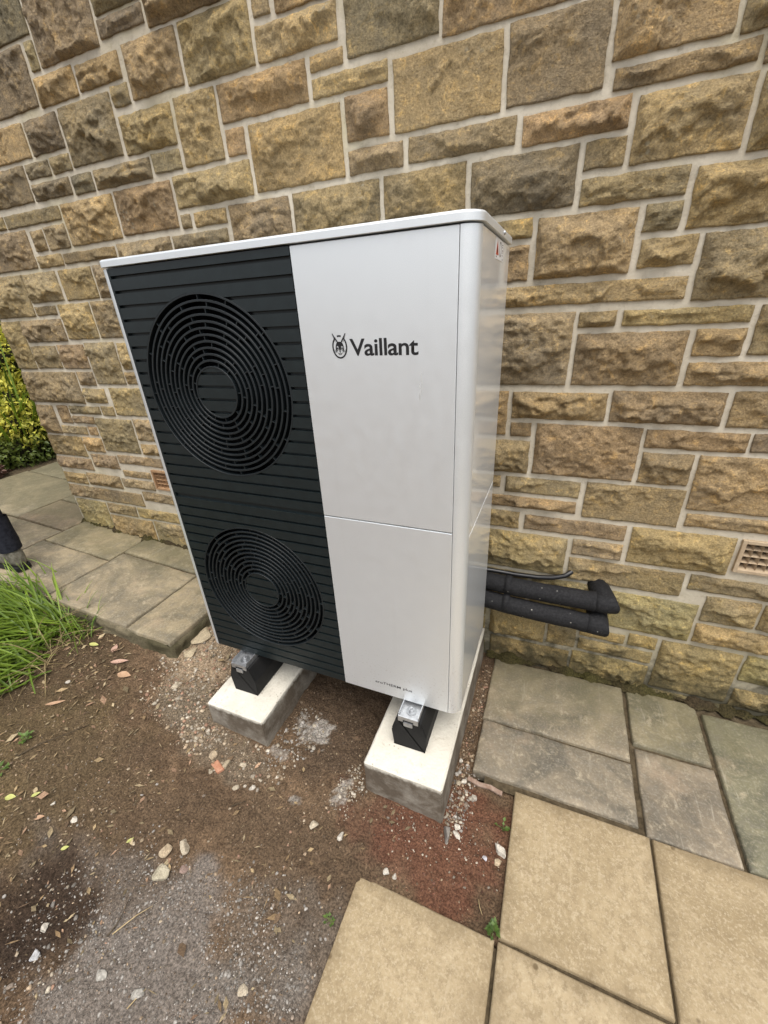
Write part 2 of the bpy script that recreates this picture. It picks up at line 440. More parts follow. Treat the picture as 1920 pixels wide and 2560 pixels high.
# ------------------------------------------------------------------ ground
CX = [-7, -3.3, -1.2, -.6, -.3, .06, .34, .77, 1.07, 1.3, 7]
CZ = [.16, .03, -.125, -.165, -.2, -.297, -.325, -.34, -.366, -.385, -.39]
SPLASH = ((.50, -.02, .085, .075, .9), (.715, -.20, .035, .06, .8), (.56, -.30, .026, .022, .6), (.40, -.17, .04, .025, .5))
def slurry(x, y, cx, cy, rx, ry):
    d = np.sqrt(((x - cx) / rx) ** 2 + ((y - cy) / ry) ** 2) + .75 * fbm(x * 12, y * 12, cx * 3 + 9, 4) + .35 * fbm(x * 60, y * 60, cx, 3)
    return sstep(1.02, .80, d) * (.55 + .45 * sstep(-.3, .25, fbm(x * 45, y * 45, 2.2, 3)))
def soil_z(x, y, fine=True):
    x = np.asarray(x, float); y = np.asarray(y, float)
    z = np.interp(x, CX, CZ)
    z = z + .010 * fbm(x * 2.2, y * 2.2, 3.1, 3)
    # rubble bank at the cut end of the path, hollow dark soil at the front left
    z = z + .05 * np.exp(-(((x + .14) / .16) ** 2 + ((y - .16) / .22) ** 2))
    z = z - .035 * np.exp(-(((x - .03) / .14) ** 2 + ((y + .84) / .12) ** 2))
    for cx, cy, rx, ry, m in SPLASH: z = z + .004 * slurry(x, y, cx, cy, rx, ry)
    if fine:
        z = z + .0085 * fbm(x * 11, y * 11, 1.7, 4) + .0046 * fbm(x * 42, y * 42, 5.2, 3)
    return z
def el(x, y, cx, cy, rx, ry, k=.35, s=9):
    d = ((x - cx) / rx) ** 2 + ((y - cy) / ry) ** 2
    return sstep(1.25, .55, np.sqrt(d) + k * fbm(x * s, y * s, cx * 3 + 9, 4))
def soil_col(x, y):
    n = fbm(x * 3, y * 3, 2.2, 5); n2 = fbm(x * 24, y * 24, 8.1, 4)
    c = np.stack([.122 + .046 * n + .044 * n2, .081 + .031 * n + .029 * n2, .049 + .018 * n + .017 * n2], -1)
    def lay(c, m, col):
        return c + (np.array(col) - c) * m[..., None]
    c = lay(c, .75 * el(x, y, -.45, -.62, .45, .35), (.125, .092, .046))       # mossy, leafy ground left
    c = lay(c, .75 * el(x, y, .45, -.87, .42, .23, 1.0, 5), (.185, .165, .145))
    c = lay(c, .5 * el(x, y, -.1, -.6, .5, .3, 1.0, 4), (.092, .064, .040))
    c = lay(c, .6 * el(x, y, .55, .1, .35, .30, .6, 6), (.070, .050, .034))  # shade beneath the unit, painted into the soil colour
    c = lay(c, .5 * el(x, y, .70, -.45, .35, .14, .9, 5), (.100, .070, .044))     # grey grit
    c = lay(c, .5 * el(x, y, .80, -.66, .22, .14, .9, 7), (.140, .120, .098))
    c = lay(c, .9 * el(x, y, .02, -.85, .16, .15, .4), (.040, .027, .019))      # fresh dark soil
    c = lay(c, .75 * el(x, y, 1.11, -.20, .22, .19, 1.0, 6), (.130, .056, .034))    # red clay
    c = lay(c, .6 * el(x, y, .93, -.25, .20, .09, .9), (.125, .060, .038))
    c = lay(c, .85 * el(x, y, -.17, .14, .20, .26, .4), (.33, .25, .165))       # crushed mortar and stone
    c = lay(c, .55 * el(x, y, -.05, -.15, .20, .10, .6), (.21, .175, .125))
    c = lay(c, .55 * el(x, y, .20, -.26, .24, .08, .6), (.19, .155, .11))
    for cx, cy, rx, ry, m in SPLASH:
        c = lay(c, m * slurry(x, y, cx, cy, rx, ry), (.36, .335, .295))        # cement slurry splashes
    c = lay(c, .6 * el(x, y, -.9, -.2, .5, .35, .5), (.060, .044, .024))
    return np.clip(c, .012, .6)
def grid_mesh(name, xs, ys, zf):
    X, Y = np.meshgrid(xs, ys)
    Z = zf(X, Y)
    nx, ny = len(xs), len(ys)
    V = np.stack([X, Y, Z], -1).reshape(-1, 3)
    i = np.arange(nx * ny).reshape(ny, nx)
    F = np.stack([i[:-1, :-1], i[:-1, 1:], i[1:, 1:], i[1:, :-1]], -1).reshape(-1, 4)
    return np_mesh(name, V, F), X, Y
xs = np.concatenate([np.linspace(-60, -3, 25)[:-1], np.arange(-3, -1.3, .03), np.arange(-1.3, 1.34, .0085), np.linspace(1.35, 60, 28)])
ys = np.concatenate([np.linspace(-60, -1.4, 25)[:-1], np.arange(-1.4, -1.0, .02), np.arange(-1.0, .36, .0085), np.arange(.36, 2.0, .03), np.linspace(2.0, 60, 20)])
def ground_z(x, y):
    z = soil_z(x, y)
    # under the paved areas the ground lies lower than the flags
    pat = sstep(1.30, 1.36, x) + sstep(1.14, 1.20, x) * sstep(.02, .06, y) + sstep(.86, .92, x) * sstep(-.40, -.44, y)
    z = np.where(pat > .3, np.minimum(z, -.43), z)
    return z
gm, GX, GY = grid_mesh('ground', xs, ys, ground_z)
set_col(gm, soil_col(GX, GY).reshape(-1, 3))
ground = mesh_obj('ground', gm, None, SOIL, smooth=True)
tag(ground, 'bare brown garden soil around the unit', 'ground', kind='structure')

# ------------------------------------------------------------------ paving
def slab(name, x0, x1, y0, y1, ztop, parent, mat, th=.045, tilt=.002, bev=.006, zslope=0.0, rough=.0015, cell=.05, rag=.0015):
    """riven slab: gridded top with rounded, slightly ragged arrises; origin at its centre"""
    cx, cy = (x0 + x1) / 2, (y0 + y1) / 2
    w, d = x1 - x0, y1 - y0
    nx, ny = max(3, int(w / cell)), max(3, int(d / cell))
    u = np.concatenate([[0, bev * .4, bev], np.linspace(bev, w - bev, nx)[1:-1], [w - bev, w - bev * .4, w]]) - w / 2
    v = np.concatenate([[0, bev * .4, bev], np.linspace(bev, d - bev, ny)[1:-1], [d - bev, d - bev * .4, d]]) - d / 2
    U, Vv = np.meshgrid(u, v)
    dx = np.minimum(U + w / 2, w / 2 - U); dy = np.minimum(Vv + d / 2, d / 2 - Vv)
    ed = np.minimum(dx, dy)
    sd = rnd.random() * 50
    Z = rough * fbm((U + cx) * 8, (Vv + cy) * 8, sd, 3) - bev * .8 * (1 - np.clip(ed / bev, 0, 1)) ** 2
    Z = Z + rnd.uniform(-tilt, tilt) * U / max(w, .1) * 2 + rnd.uniform(-tilt, tilt) * Vv / max(d, .1) * 2 + zslope * U
    # ragged outline
    sx = rag * fbm((Vv + cy) * 14, sd + 0 * U, 1.0, 3) * (np.abs(U) > w / 2 - bev * 1.2)
    sy = rag * fbm((U + cx) * 14, sd + 5 + 0 * U, 2.0, 3) * (np.abs(Vv) > d / 2 - bev * 1.2)
    ny_, nx_ = U.shape
    top = np.stack([U + sx, Vv + sy, Z], -1).reshape(-1, 3)
    i = np.arange(nx_ * ny_).reshape(ny_, nx_)
    F = np.stack([i[:-1, :-1], i[:-1, 1:], i[1:, 1:], i[1:, :-1]], -1).reshape(-1, 4)
    loop = np.concatenate([i[0, :], i[1:, -1], i[-1, -2::-1], i[-2:0:-1, 0]])
    low = top[loop].copy(); low[:, 2] -= th
    k = len(top) + np.arange(len(loop))
    S = np.stack([loop, k, np.roll(k, -1), np.roll(loop, -1)], -1)
    me = np_mesh(name, np.concatenate([top, low]), np.concatenate([F, S]))
    o = mesh_obj(name, me, parent, mat, (cx, cy, ztop), smooth=True)
    return o
patio = pyd('patio', [(1.20, .02, -.372), (60, .02, -.372), (60, .72, -.372), (1.20, .72, -.372),
                      (1.36, .02, -.372), (1.36, -.42, -.372), (60, -.42, -.372),
                      (.90, -.42, -.372), (.90, -6, -.372), (60, -6, -.372)],
            [(0, 1, 2, 3), (5, 6, 1, 4), (8, 9, 6, 7)], None, BED)
tag(patio, 'paved patio of grey flags and buff slabs on the right', 'patio', kind='structure')
G = .0085
greys = [(1.146, 1.722, .300, .665, (.215, .185, .135)), (1.150, 1.722, .052, .291, (.205, .178, .137)),
         (1.736, 2.006, .378, .672, (.20, .178, .120)), (1.740, 2.008, .030, .368, (.215, .183, .14)),
         (2.020, 2.62, .034, .63, (.165, .16, .11)), (2.632, 3.1, .034, .63, (.25, .23, .17))]
for x0, x1, y0, y1, c in greys:
    o = slab('paving_flag', x0 + .002, x1 - .002, y0 + .002, y1 - .002, PATIO_Z + rnd.uniform(-.002, .002), patio, FLAG, .05, .003, .007, 0, .0035, .03, .003)
    o.color = (*c, 1)
bx = [.866, 1.3085, 1.750, 2.192, 2.634, 3.076]
by = [.034, -.402, -.842, -1.282, -1.722]
for i in range(5):
    for j in range(4):
        if i == 0 and j == 0: continue
        o = slab('paving_slab', bx[i] + (.006 if i else 0), bx[i + 1] - .004, by[j + 1] + .005, by[j] - .005, PATIO_Z + rnd.uniform(-.0015, .0015), patio, BUFF, .05, .0015, .006, 0, .001, .04, .0012)

path = pyd('path', [(-9, .01, path_z(-9) - .016), (-.31, .01, path_z(-.31) - .016), (-.31, .72, path_z(-.31) - .016), (-1.80, .72, path_z(-1.8) - .016),
                    (-1.80, 9, path_z(-1.8) - .016), (-9, 9, path_z(-9) - .016)], [(0, 1, 2, 3, 4, 5)], None, BED)
tag(path, 'raised flagged path running left beside the house wall', 'path', kind='structure')
flags = [(-.592, -.304, .004, .482, (.29, .245, .165)), (-1.205, -.604, .008, .484, (.275, .235, .165)), (-.60, -.08, .494, .675, (.255, .222, .145)),
         (-1.215, -.612, .500, .678, (.262, .225, .145)), (-1.842, -1.219, .008, .388, (.275, .235, .165)), (-1.842, -1.229, .400, .682, (.265, .228, .148)),
         (-2.60, -1.856, .008, .520, (.275, .23, .16)), (-2.36, -1.856, .536, .845, (.25, .185, .13)), (-3.24, -2.612, .008, .520, (.27, .235, .165)),
         (-3.26, -2.375, .536, 1.135, (.29, .25, .175)), (-2.362, -1.90, .862, 1.30, (.26, .225, .16)), (-3.26, -2.80, 1.15, 1.75, (.27, .245, .18)),
         (-2.79, -2.375, 1.15, 1.75, (.27, .24, .17)), (-2.362, -1.90, 1.315, 1.75, (.26, .225, .16))]
for x0, x1, y0, y1, c in flags:
    xm = (x0 + x1) / 2
    o = slab('paving_flag', x0, x1, y0, y1, path_z(xm) + rnd.uniform(-.001, .003), path, FLAG, .020, .003, .006, PATH_B, .003, .03, .005)
    o.color = (*c, 1)
# rough edge of the path bed above the soil, along the front and round the cut end
L1 = np.arange(-1.9, -.302, .010); L2 = np.arange(.0, .69, .010)
ex_ = np.concatenate([L1, np.full(len(L2), -.300)]); ey_ = np.concatenate([np.full(len(L1), .004), L2])
nx_ = np.concatenate([np.zeros(len(L1)), np.ones(len(L2))]); ny_ = np.concatenate([-np.ones(len(L1)), np.zeros(len(L2))])
q_ = np.arange(len(ex_)) * .010
rows = []
for k, (out, dz) in enumerate(((-.03, -.012), (-.004, -.019), (.008, -.024), (.013, -.036), (.012, -.052), (.020, -.075), (.032, -.11), (.036, -.2))):
    a = (.002, .006, .009, .010, .010, .012, .012, .01)[k]
    o_ = out + a * fbm(q_ * 15, q_ * 0 + k * .35, 7.0, 4) + .004 * fbm(q_ * 70, q_ * 0 + k * 2.3, 3.0, 3)
    rows.append(np.stack([ex_ + nx_ * o_, ey_ + ny_ * o_, path_z(ex_) + dz + a * .5 * fbm(q_ * 22, q_ * 0 + k * 2.1, 2.0, 3)], -1))
Vv = np.concatenate(rows); n_ = len(ex_)
ii = np.arange(len(Vv)).reshape(len(rows), n_)
pe = np_mesh('path_edge', Vv, np.stack([ii[1:, :-1], ii[1:, 1:], ii[:-1, 1:], ii[:-1, :-1]], -1).reshape(-1, 4))
mess = fbm(Vv[:, 0] * 14 + Vv[:, 1] * 14, Vv[:, 2] * 30, 4.4, 4); gm_ = np.clip(.5 + 1.2 * fbm(Vv[:, 0] * 5, Vv[:, 1] * 5 + 3, 1.4, 3), 0, 1)[:, None]
ce = np.stack([.115 + .09 * mess, .097 + .075 * mess, .060 + .05 * mess], -1) * (1 - .6 * gm_) + np.array((.045, .040, .016)) * .6 * gm_
set_col(pe, ce.clip(.015, .5))
mesh_obj('path_edge', pe, path, PEBBLE, smooth=True)

# ------------------------------------------------------------------ the stone wall
wall = thing('stone_wall', 'coursed sandstone house wall with pale pointing behind the unit', 'wall', (0, WALL_Y, 0))
XL, XR, ZB, ZT = -1.87, 2.72, -.45, 2.72
wx = np.arange(XL, XR + .001, .0165); wz = np.arange(ZB, ZT + .001, .0165)
WX, WZ = np.meshgrid(wx, wz)
WYY = .0015 + .0020 * fbm(WX * 16, WZ * 16, 4.0, 4)
V = np.stack([WX, WYY, WZ], -1).reshape(-1, 3)
i = np.arange(len(V)).reshape(WX.shape)
F = np.stack([i[:-1, :-1], i[:-1, 1:], i[1:, 1:], i[1:, :-1]], -1).reshape(-1, 4)
# holes behind the two air bricks
AIRB = [(1.963, 2.178, .333, .468), (-.977, -.762, .338, .466)]
cc = V[F].mean(1)
keep = np.ones(len(F), bool)
for a, b, c0, d0 in AIRB:
    keep &= ~((cc[:, 0] > a + .012) & (cc[:, 0] < b - .012) & (cc[:, 2] > c0 + .012) & (cc[:, 2] < d0 - .012))
mo = mesh_obj('pointing', np_mesh('pointing', V, F[keep]), wall, MORTAR, smooth=True)
bmc = bmesh.new()
bm_box(bmc, XL + .004, XR, .09, .40, ZB, ZT)
bm_box(bmc, XL + .004, XL + .40, .402, 5.0, ZB, ZT)
bm_box(bmc, XL + .004, XR, .006, .089, ZT - .02, ZT)
bm_box(bmc, XL + .004, XL + .03, .003, .089, ZB, ZT - .021)
from_bm('wall_core', bmc, wall, MORTAR)
TRACED=[[-1293,2349,-882,2564],[-864,2242,-519,2538],[-927,2243,-877,2332],[-1318,2142,-956,2335],[-938,2132,-700,2224],[-682,2137,-442,2214],[-1433,1991,-1111,2114],[-1090,1990,-872,2110],[-850,1916,-537,2115],[-519,2060,-429,2122],[-410,2064,-147,2221],[-127,2053,174,2220],[-500,2317,-274,2374],[-501,2254,-274,2304],[-257,2234,168,2329],[194,2163,258,2280],[280,2154,504,2218],[192,2053,496,2141],[526,1999,825,2239],[-2,1927,369,2034],[388,1995,508,2033],[391,1926,662,1976],[-216,1828,-21,2036],[-515,1908,-239,2032],[-388,1830,-239,1893],[-745,1822,-406,1891],[-893,1822,-763,1891],[-1177,1830,-913,1894],[-1178,1913,-1015,1969],[-997,1913,-868,1972],[-1627,1833,-1198,1973],[-1470,1747,-1044,1802],[-1678,1750,-1487,1804],[-1026,1634,-677,1801],[-657,1640,-323,1804],[-303,1701,88,1810],[2,1830,84,1908],[108,1706,486,1905],[506,1796,658,1912],[507,1706,706,1773],[-302,1631,-252,1680],[-231,1630,-64,1680],[-44,1537,241,1682],[260,1475,614,1685],[632,1470,918,1687],[-1785,1566,-1347,1734],[-1310,1634,-1218,1722],[-1200,1631,-1044,1729],[-1328,1562,-1138,1614],[-1121,1566,-749,1610],[-729,1509,-394,1614],[-374,1563,-71,1611],[-1870,1343,-1516,1547],[-1503,1408,-1231,1545],[-1202,1404,-957,1544],[-939,1403,-746,1545],[-1501,1343,-1328,1387],[-1300,1215,-1054,1389],[-1036,1215,-704,1390],[-1870,1058,-1693,1323],[-1675,1207,-1320,1322],[-1673,1062,-1451,1185],[-1433,1059,-1211,1187],[-1192,974,-961,1194],[-937,1054,-687,1188],[-944,976,-676,1038],[-1867,857,-1365,1040],[-1347,965,-1211,1040],[-1347,865,-1162,947],[-1115,798,-817,953],[-1865,654,-1702,836],[-1656,729,-1554,839],[-1536,793,-1258,840],[-1239,790,-1136,845],[-1537,732,-1342,776],[-1683,659,-1448,709],[-1427,662,-1350,714],[-1326,565,-1022,770],[-1001,650,-751,776],[-999,562,-795,627],[-1869,505,-1533,638],[-1516,549,-1345,640],[-1870,411,-1522,489],[-1498,442,-1262,530],[-1243,488,-785,542],[-1239,400,-1002,441],[-1864,298,-1641,373],[-1620,303,-1298,389],[-1280,322,-998,380],[-1865,192,-1146,280],[-1128,242,-816,303],[-1845,-53,-1545,173],[-1522,101,-1249,174],[-1230,106,-858,174],[-1528,-72,-1130,83],[-1112,-80,-807,89],[839,1986,1215,2108],[680,1791,1016,1968],[1034,1793,1292,1973],[1306,1844,1573,2058],[1587,1838,1708,1935],[1319,1781,1638,1825],[1651,1775,1747,1820],[726,1706,1067,1773],[1087,1697,1371,1768],[1269,1615,1374,1681],[1390,1612,1649,1762],[1664,1600,1795,1758],[937,1533,1252,1681],[1270,1526,1546,1593],[1455,1442,1547,1510],[1565,1439,1921,1583],[1005,1461,1139,1514],[1009,1339,1136,1441],[1157,1340,1437,1509],[1459,1350,1604,1425],[1621,1252,1904,1426],[1017,1260,1602,1321],[1010,998,1302,1237],[1316,1187,1428,1234],[1447,1187,1786,1233],[1319,1000,1640,1168],[1659,1090,1786,1169],[1804,1094,1952,1232],[1659,1002,2039,1073],[1025,806,1107,974],[1124,873,1446,971],[1461,872,1789,980],[1807,869,2078,984],[1126,802,1202,854],[1022,649,1204,783],[1221,652,1575,854],[1588,785,1881,850],[1894,790,2046,851],[1592,651,1748,767],[1766,564,2115,768],[1028,580,1102,630],[1123,563,1406,630],[979,494,1403,543],[1428,485,1753,634],[1776,497,2195,547],[984,394,1192,471],[1215,398,1596,464],[1041,191,1395,374],[1415,307,1598,379],[1618,309,1949,467],[1413,182,1830,288],[1848,224,2222,292],[1598,-31,1905,153],[1274,-44,1585,164],[1920,86,2092,205],[2105,88,2261,203],[1919,-25,2298,66],[1699,-114,1805,-52],[1507,-115,1686,-69],[1509,-195,1803,-135],[1824,-317,2103,-52],[2116,-180,2333,-47],[2121,-326,2458,-229],[1492,-362,1803,-216],[1104,-208,1359,-67],[1372,-198,1494,-62],[1114,-353,1479,-231],[1824,-373,2141,-339]]
FILL=[[-1870,-440,-1375,-280],[-1360,-440,-1100,-280],[-1085,-440,-600,-280],[-585,-440,-295,-280],[-280,-440,190,-280],[205,-440,665,-280],[680,-440,1165,-375],[1180,-440,1580,-385],[1595,-440,2080,-395],[2095,-440,2405,-395],[2420,-440,2720,-345],[680,-360,1090,-280],[2475,-330,2720,-275],[-1870,-265,-1390,-125],[-1375,-265,-960,-125],[-945,-265,-650,-125],[-635,-265,-285,-125],[-270,-265,185,-125],[200,-265,595,-125],[610,-265,870,-125],[2475,-260,2720,-125],[885,-230,1080,-125],[2350,-200,2455,-125],[-570,-110,-200,100],[-185,-110,295,100],[310,-110,770,100],[785,-110,1080,100],[2350,-110,2720,100],[-750,-105,-590,100],[1095,-50,1255,100],[2280,80,2330,360],[-840,105,-770,220],[-755,115,-265,315],[-250,115,210,360],[225,115,520,360],[535,115,855,360],[870,115,1255,170],[2345,115,2720,360],[870,185,1020,365],[2195,310,2260,365],[-745,330,-270,545],[-255,375,155,540],[170,375,455,540],[470,375,850,540],[2275,375,2720,540],[865,380,960,470],[2195,380,2255,475],[865,485,955,545],[2210,490,2255,545],[-255,555,130,745],[145,555,545,745],[560,555,845,745],[2270,555,2590,745],[2605,555,2720,745],[-780,560,-505,630],[-490,560,-275,740],[860,560,1005,630],[2130,565,2250,740],[-735,645,-510,740],[860,645,1000,740],[-735,755,-470,890],[-455,755,-275,890],[860,755,1000,890],[2130,755,2250,890],[-260,760,190,895],[205,760,675,895],[690,760,840,895],[2265,760,2720,895],[2065,785,2110,850],[-800,795,-755,890],[-800,905,-485,955],[-470,905,-280,1075],[855,905,1005,975],[2095,905,2245,1075],[-265,910,20,1070],[35,910,380,1070],[395,910,835,1070],[2260,910,2720,1070],[-660,970,-490,1075],[850,990,990,1075],[-265,1085,240,1300],[255,1085,830,1300],[2260,1085,2720,1300],[-670,1090,-285,1300],[845,1090,990,1300],[1970,1090,2240,1300],[-690,1315,-395,1485],[-380,1315,-65,1485],[-50,1315,270,1455],[285,1315,690,1450],[1920,1315,2340,1420],[2355,1315,2720,1560],[705,1320,990,1440],[1940,1435,2335,1565],[935,1455,985,1510],[-50,1470,240,1515],[-375,1500,-70,1540],[-1870,1565,-1805,1795],[2350,1575,2720,1790],[1940,1580,2205,1790],[2220,1580,2330,1790],[1810,1600,1920,1790],[-1790,1750,-1700,2025],[1765,1805,2160,2020],[2175,1805,2480,2020],[2495,1805,2720,2020],[-1870,1810,-1810,2020],[1590,1950,1745,2020],[-1685,1990,-1455,2250],[1230,1990,1285,2250],[-1870,2035,-1810,2250],[1590,2035,2085,2250],[2100,2035,2430,2250],[2445,2035,2720,2250],[-1795,2040,-1705,2250],[1300,2075,1570,2250],[840,2125,1210,2255],[-1440,2130,-1340,2255],[275,2235,505,2430],[520,2255,820,2435],[-1870,2265,-1610,2435],[-1595,2265,-1460,2435],[1225,2265,1615,2435],[1630,2265,2000,2435],[2015,2265,2295,2435],[2310,2265,2720,2435],[-1445,2270,-1340,2435],[835,2270,1205,2435],[185,2295,255,2435],[-260,2345,165,2430],[-505,2390,-280,2580],[-265,2445,165,2580],[270,2445,500,2580],[-1870,2450,-1550,2580],[-1535,2450,-1315,2580],[180,2450,250,2580],[515,2450,900,2580],[915,2450,1340,2580],[1355,2450,1755,2580],[1770,2450,2180,2580],[2195,2450,2600,2580],[2615,2450,2720,2580],[-865,2555,-525,2720],[-1300,2580,-885,2720],[-1870,2595,-1320,2720],[-510,2595,-5,2720],[10,2595,385,2720],[400,2595,745,2720],[760,2595,1095,2720],[1110,2595,1450,2720],[1465,2595,1800,2720],[1815,2595,2155,2720],[2170,2595,2480,2720],[2495,2595,2720,2720]]
def stone_mesh(w, h, seed, big=1.0):
    r = random.Random(seed)
    cell = .0062
    nx, nz = max(5, int(w / cell)), max(5, int(h / cell))
    u = np.linspace(0, w, nx); v = np.linspace(0, h, nz)
    U, V = np.meshgrid(u, v)
    sx, sz = r.random() * 60, r.random() * 60
    n1 = fbm(U * 13 + sx, V * 13 + sz, seed % 17, 4)
    n2 = fbm(U * 34 + sx, V * 34 + sz, seed % 13 + .5, 4)
    Hm = r.uniform(.022, .048) * min(1.0, .45 + h / .16) * big
    st, sb, sl, sr = r.uniform(.3, .9), r.uniform(1.0, 2.4), r.uniform(.4, 1.4), r.uniform(.4, 1.4)
    wv = 1 + .65 * n1
    e = np.minimum(np.minimum((h - V) * st * wv, V * sb * wv), np.minimum(U * sl * wv, (w - U) * sr * wv))
    hh = e + .003
    for k in range(r.randint(4, 6)):
        cx, cz = r.random() * w, r.random() * h
        pk = Hm * r.uniform(.85, 1.35) + r.uniform(-.13, .13) * (U - cx) + r.uniform(-.10, .14) * (V - cz) + .004 * n1
        hh = np.minimum(hh, np.maximum(pk, .004))
    # spalled scallops: conchoidal bites along the lower half with a crisp upper lip
    for k in range(r.randint(1, 3) + (1 if w > .3 else 0)):
        bx_, bz_ = r.uniform(.05, .95) * w, r.uniform(0, .45) * h
        rx, rz = r.uniform(.05, .14), r.uniform(.25, .55) * h
        d = np.sqrt(((U - bx_) / rx) ** 2 + ((V - bz_) / rz) ** 2) + .35 * n1
        lip = sstep(1.0, .86, d)
        hh = hh - lip * (r.uniform(.005, .013)) * np.clip(1.1 - .5 * (1 - d), .3, 1.2)
    if r.random() < .8 and h > .05:
        # pitched lower margin: a jagged lip, and the broken face falls back steeply beneath it
        jag = fbm(U * 12 + sz, U * 0 + sx, seed % 11, 4)
        brk = np.clip(h * r.uniform(.10, .34) + .040 * jag + .006 * fbm(U * 70 + sx, U * 0, 4.4, 2), .010, h * .62)
        up = sstep(-.004, .005, V - brk)
        hh = hh * up + (1 - up) * np.minimum(hh, .005 + .38 * hh * (V / brk) + .002 * n2)
    edge = np.minimum(np.minimum(h - V, V), np.minimum(U, w - U))
    tp = np.clip(edge / .014, 0, 1)
    rid = (1 - np.abs(fbm(U * 20 + sz, V * 30 + sx, seed % 7, 3))) - .75
    hh = hh + tp * (.0075 * n2 + .0095 * rid + .0040 * fbm(U * 80 + sx, V * 80 + sz, 3.3, 3))
    hh = np.maximum(hh, .0048 + .0012 * n2)
    wob = .0032
    X = U - w / 2 + wob * fbm(V * 22 + sz, U * 0 + sx, 1.1, 3) * (1 - np.clip(np.minimum(U, w - U) / .03, 0, 1))
    Z = V - h / 2 + wob * fbm(U * 22 + sx, V * 0 + sz, 2.2, 3) * (1 - np.clip(np.minimum(V, h - V) / .03, 0, 1))
    top = np.stack([X, -hh, Z], -1).reshape(-1, 3)
    i = np.arange(nx * nz).reshape(nz, nx)
    F = np.stack([i[:-1, :-1], i[:-1, 1:], i[1:, 1:], i[1:, :-1]], -1).reshape(-1, 4)
    loop = np.concatenate([i[0, :], i[1:, -1], i[-1, -2::-1], i[-2:0:-1, 0]])
    low = top[loop].copy(); low[:, 1] = .02
    k = len(top) + np.arange(len(loop))
    S = np.stack([loop, k, np.roll(k, -1), np.roll(loop, -1)], -1)
    return np_mesh('stone', np.concatenate([top, low]), np.concatenate([F, S]))
GOLD, BROWN, GREYB, OLIVE, DARK = (.322, .250, .150), (.278, .220, .138), (.252, .208, .143), (.256, .212, .135), (.196, .168, .122)
def stone_color(x, z, r):
    if x < -.30 and z > 1.85: p = (.12, .26, .30, .05, .27)
    elif x < -.45: p = (.08, .26, .50, .12, .04)
    elif z > 1.45: p = (.46, .30, .16, .05, .03)
    elif z > .45: p = (.24, .38, .20, .18, .0)
    else: p = (.10, .24, .16, .48, .02)
    c = r.choices((GOLD, BROWN, GREYB, OLIVE, DARK), p)[0]
    k = r.uniform(.88, 1.14)
    return tuple(v * k * r.uniform(.97, 1.03) for v in c)
sr_ = random.Random(77)
for idx, (a, b, c, d) in enumerate(TRACED + FILL):
    x0, z0, x1, z1 = a / 1000, b / 1000, c / 1000, d / 1000
    if z1 < -.37 or (x1 < -.1 and z1 < -.16): continue
    if x0 < XL + .004: x0 = XL - .002
    o = mesh_obj('stone', stone_mesh(x1 - x0, z1 - z0, idx * 7 + 3), wall, STONE, ((x0 + x1) / 2, 0, (z0 + z1) / 2), smooth=True)
    o.color = (*stone_color((x0 + x1) / 2, (z0 + z1) / 2, sr_), 1)

def air_brick(x0, x1, z0, z1, mat, label):
    t = thing('air_brick', label, 'air brick', ((x0 + x1) / 2, WALL_Y, z0))
    w, h = x1 - x0, z1 - z0
    bm = bmesh.new()
    f = .013
    bm_box(bm, -w / 2, -w / 2 + f, -.012, .08, 0, h, .0015); bm_box(bm, w / 2 - f, w / 2, -.012, .08, 0, h, .0015)
    bm_box(bm, -w / 2 + f, w / 2 - f, -.012, .08, 0, f, .0015); bm_box(bm, -w / 2 + f, w / 2 - f, -.012, .08, h - f, h, .0015)
    from_bm('frame', bm, t, mat)
    bm = bmesh.new()
    nxh, nzh = 7, 4
    iw, ih = w - 2 * f, h - 2 * f
    px, pz = iw / nxh, ih / nzh
    hw, hh_ = px * .30, pz * .22
    for i in range(nxh):
        for j in range(nzh):
            ox, oz = -w / 2 + f + i * px, f + j * pz
            cx, cz = ox + px / 2, oz + pz / 2 - pz * .05
            O = [bm.verts.new((ox + a * px, -.003, oz + b_ * pz)) for a, b_ in ((0, 0), (1, 0), (1, 1), (0, 1))]
            I = [bm.verts.new((cx + a * hw, .016, cz + b_ * hh_)) for a, b_ in ((-1, -1), (1, -1), (1, 1), (-1, 1))]
            K = [bm.verts.new((cx + a * hw, .07, cz + b_ * hh_)) for a, b_ in ((-1, -1), (1, -1), (1, 1), (-1, 1))]
            for k in range(4):
                q = (k + 1) % 4
                bm.faces.new((O[k], O[q], I[q], I[k])); bm.faces.new((I[k], I[q], K[q], K[k]))
    from_bm('grille', bm, t, mat)
    box('void', -w / 2 + f, w / 2 - f, .072, .088, f, h - f, t, VOID)
    return t
air_brick(*AIRB[0], TERRA, 'pale terracotta air brick at the right edge of the wall')
air_brick(*AIRB[1], TERRA2, 'orange terracotta air brick low in the wall left of the unit')

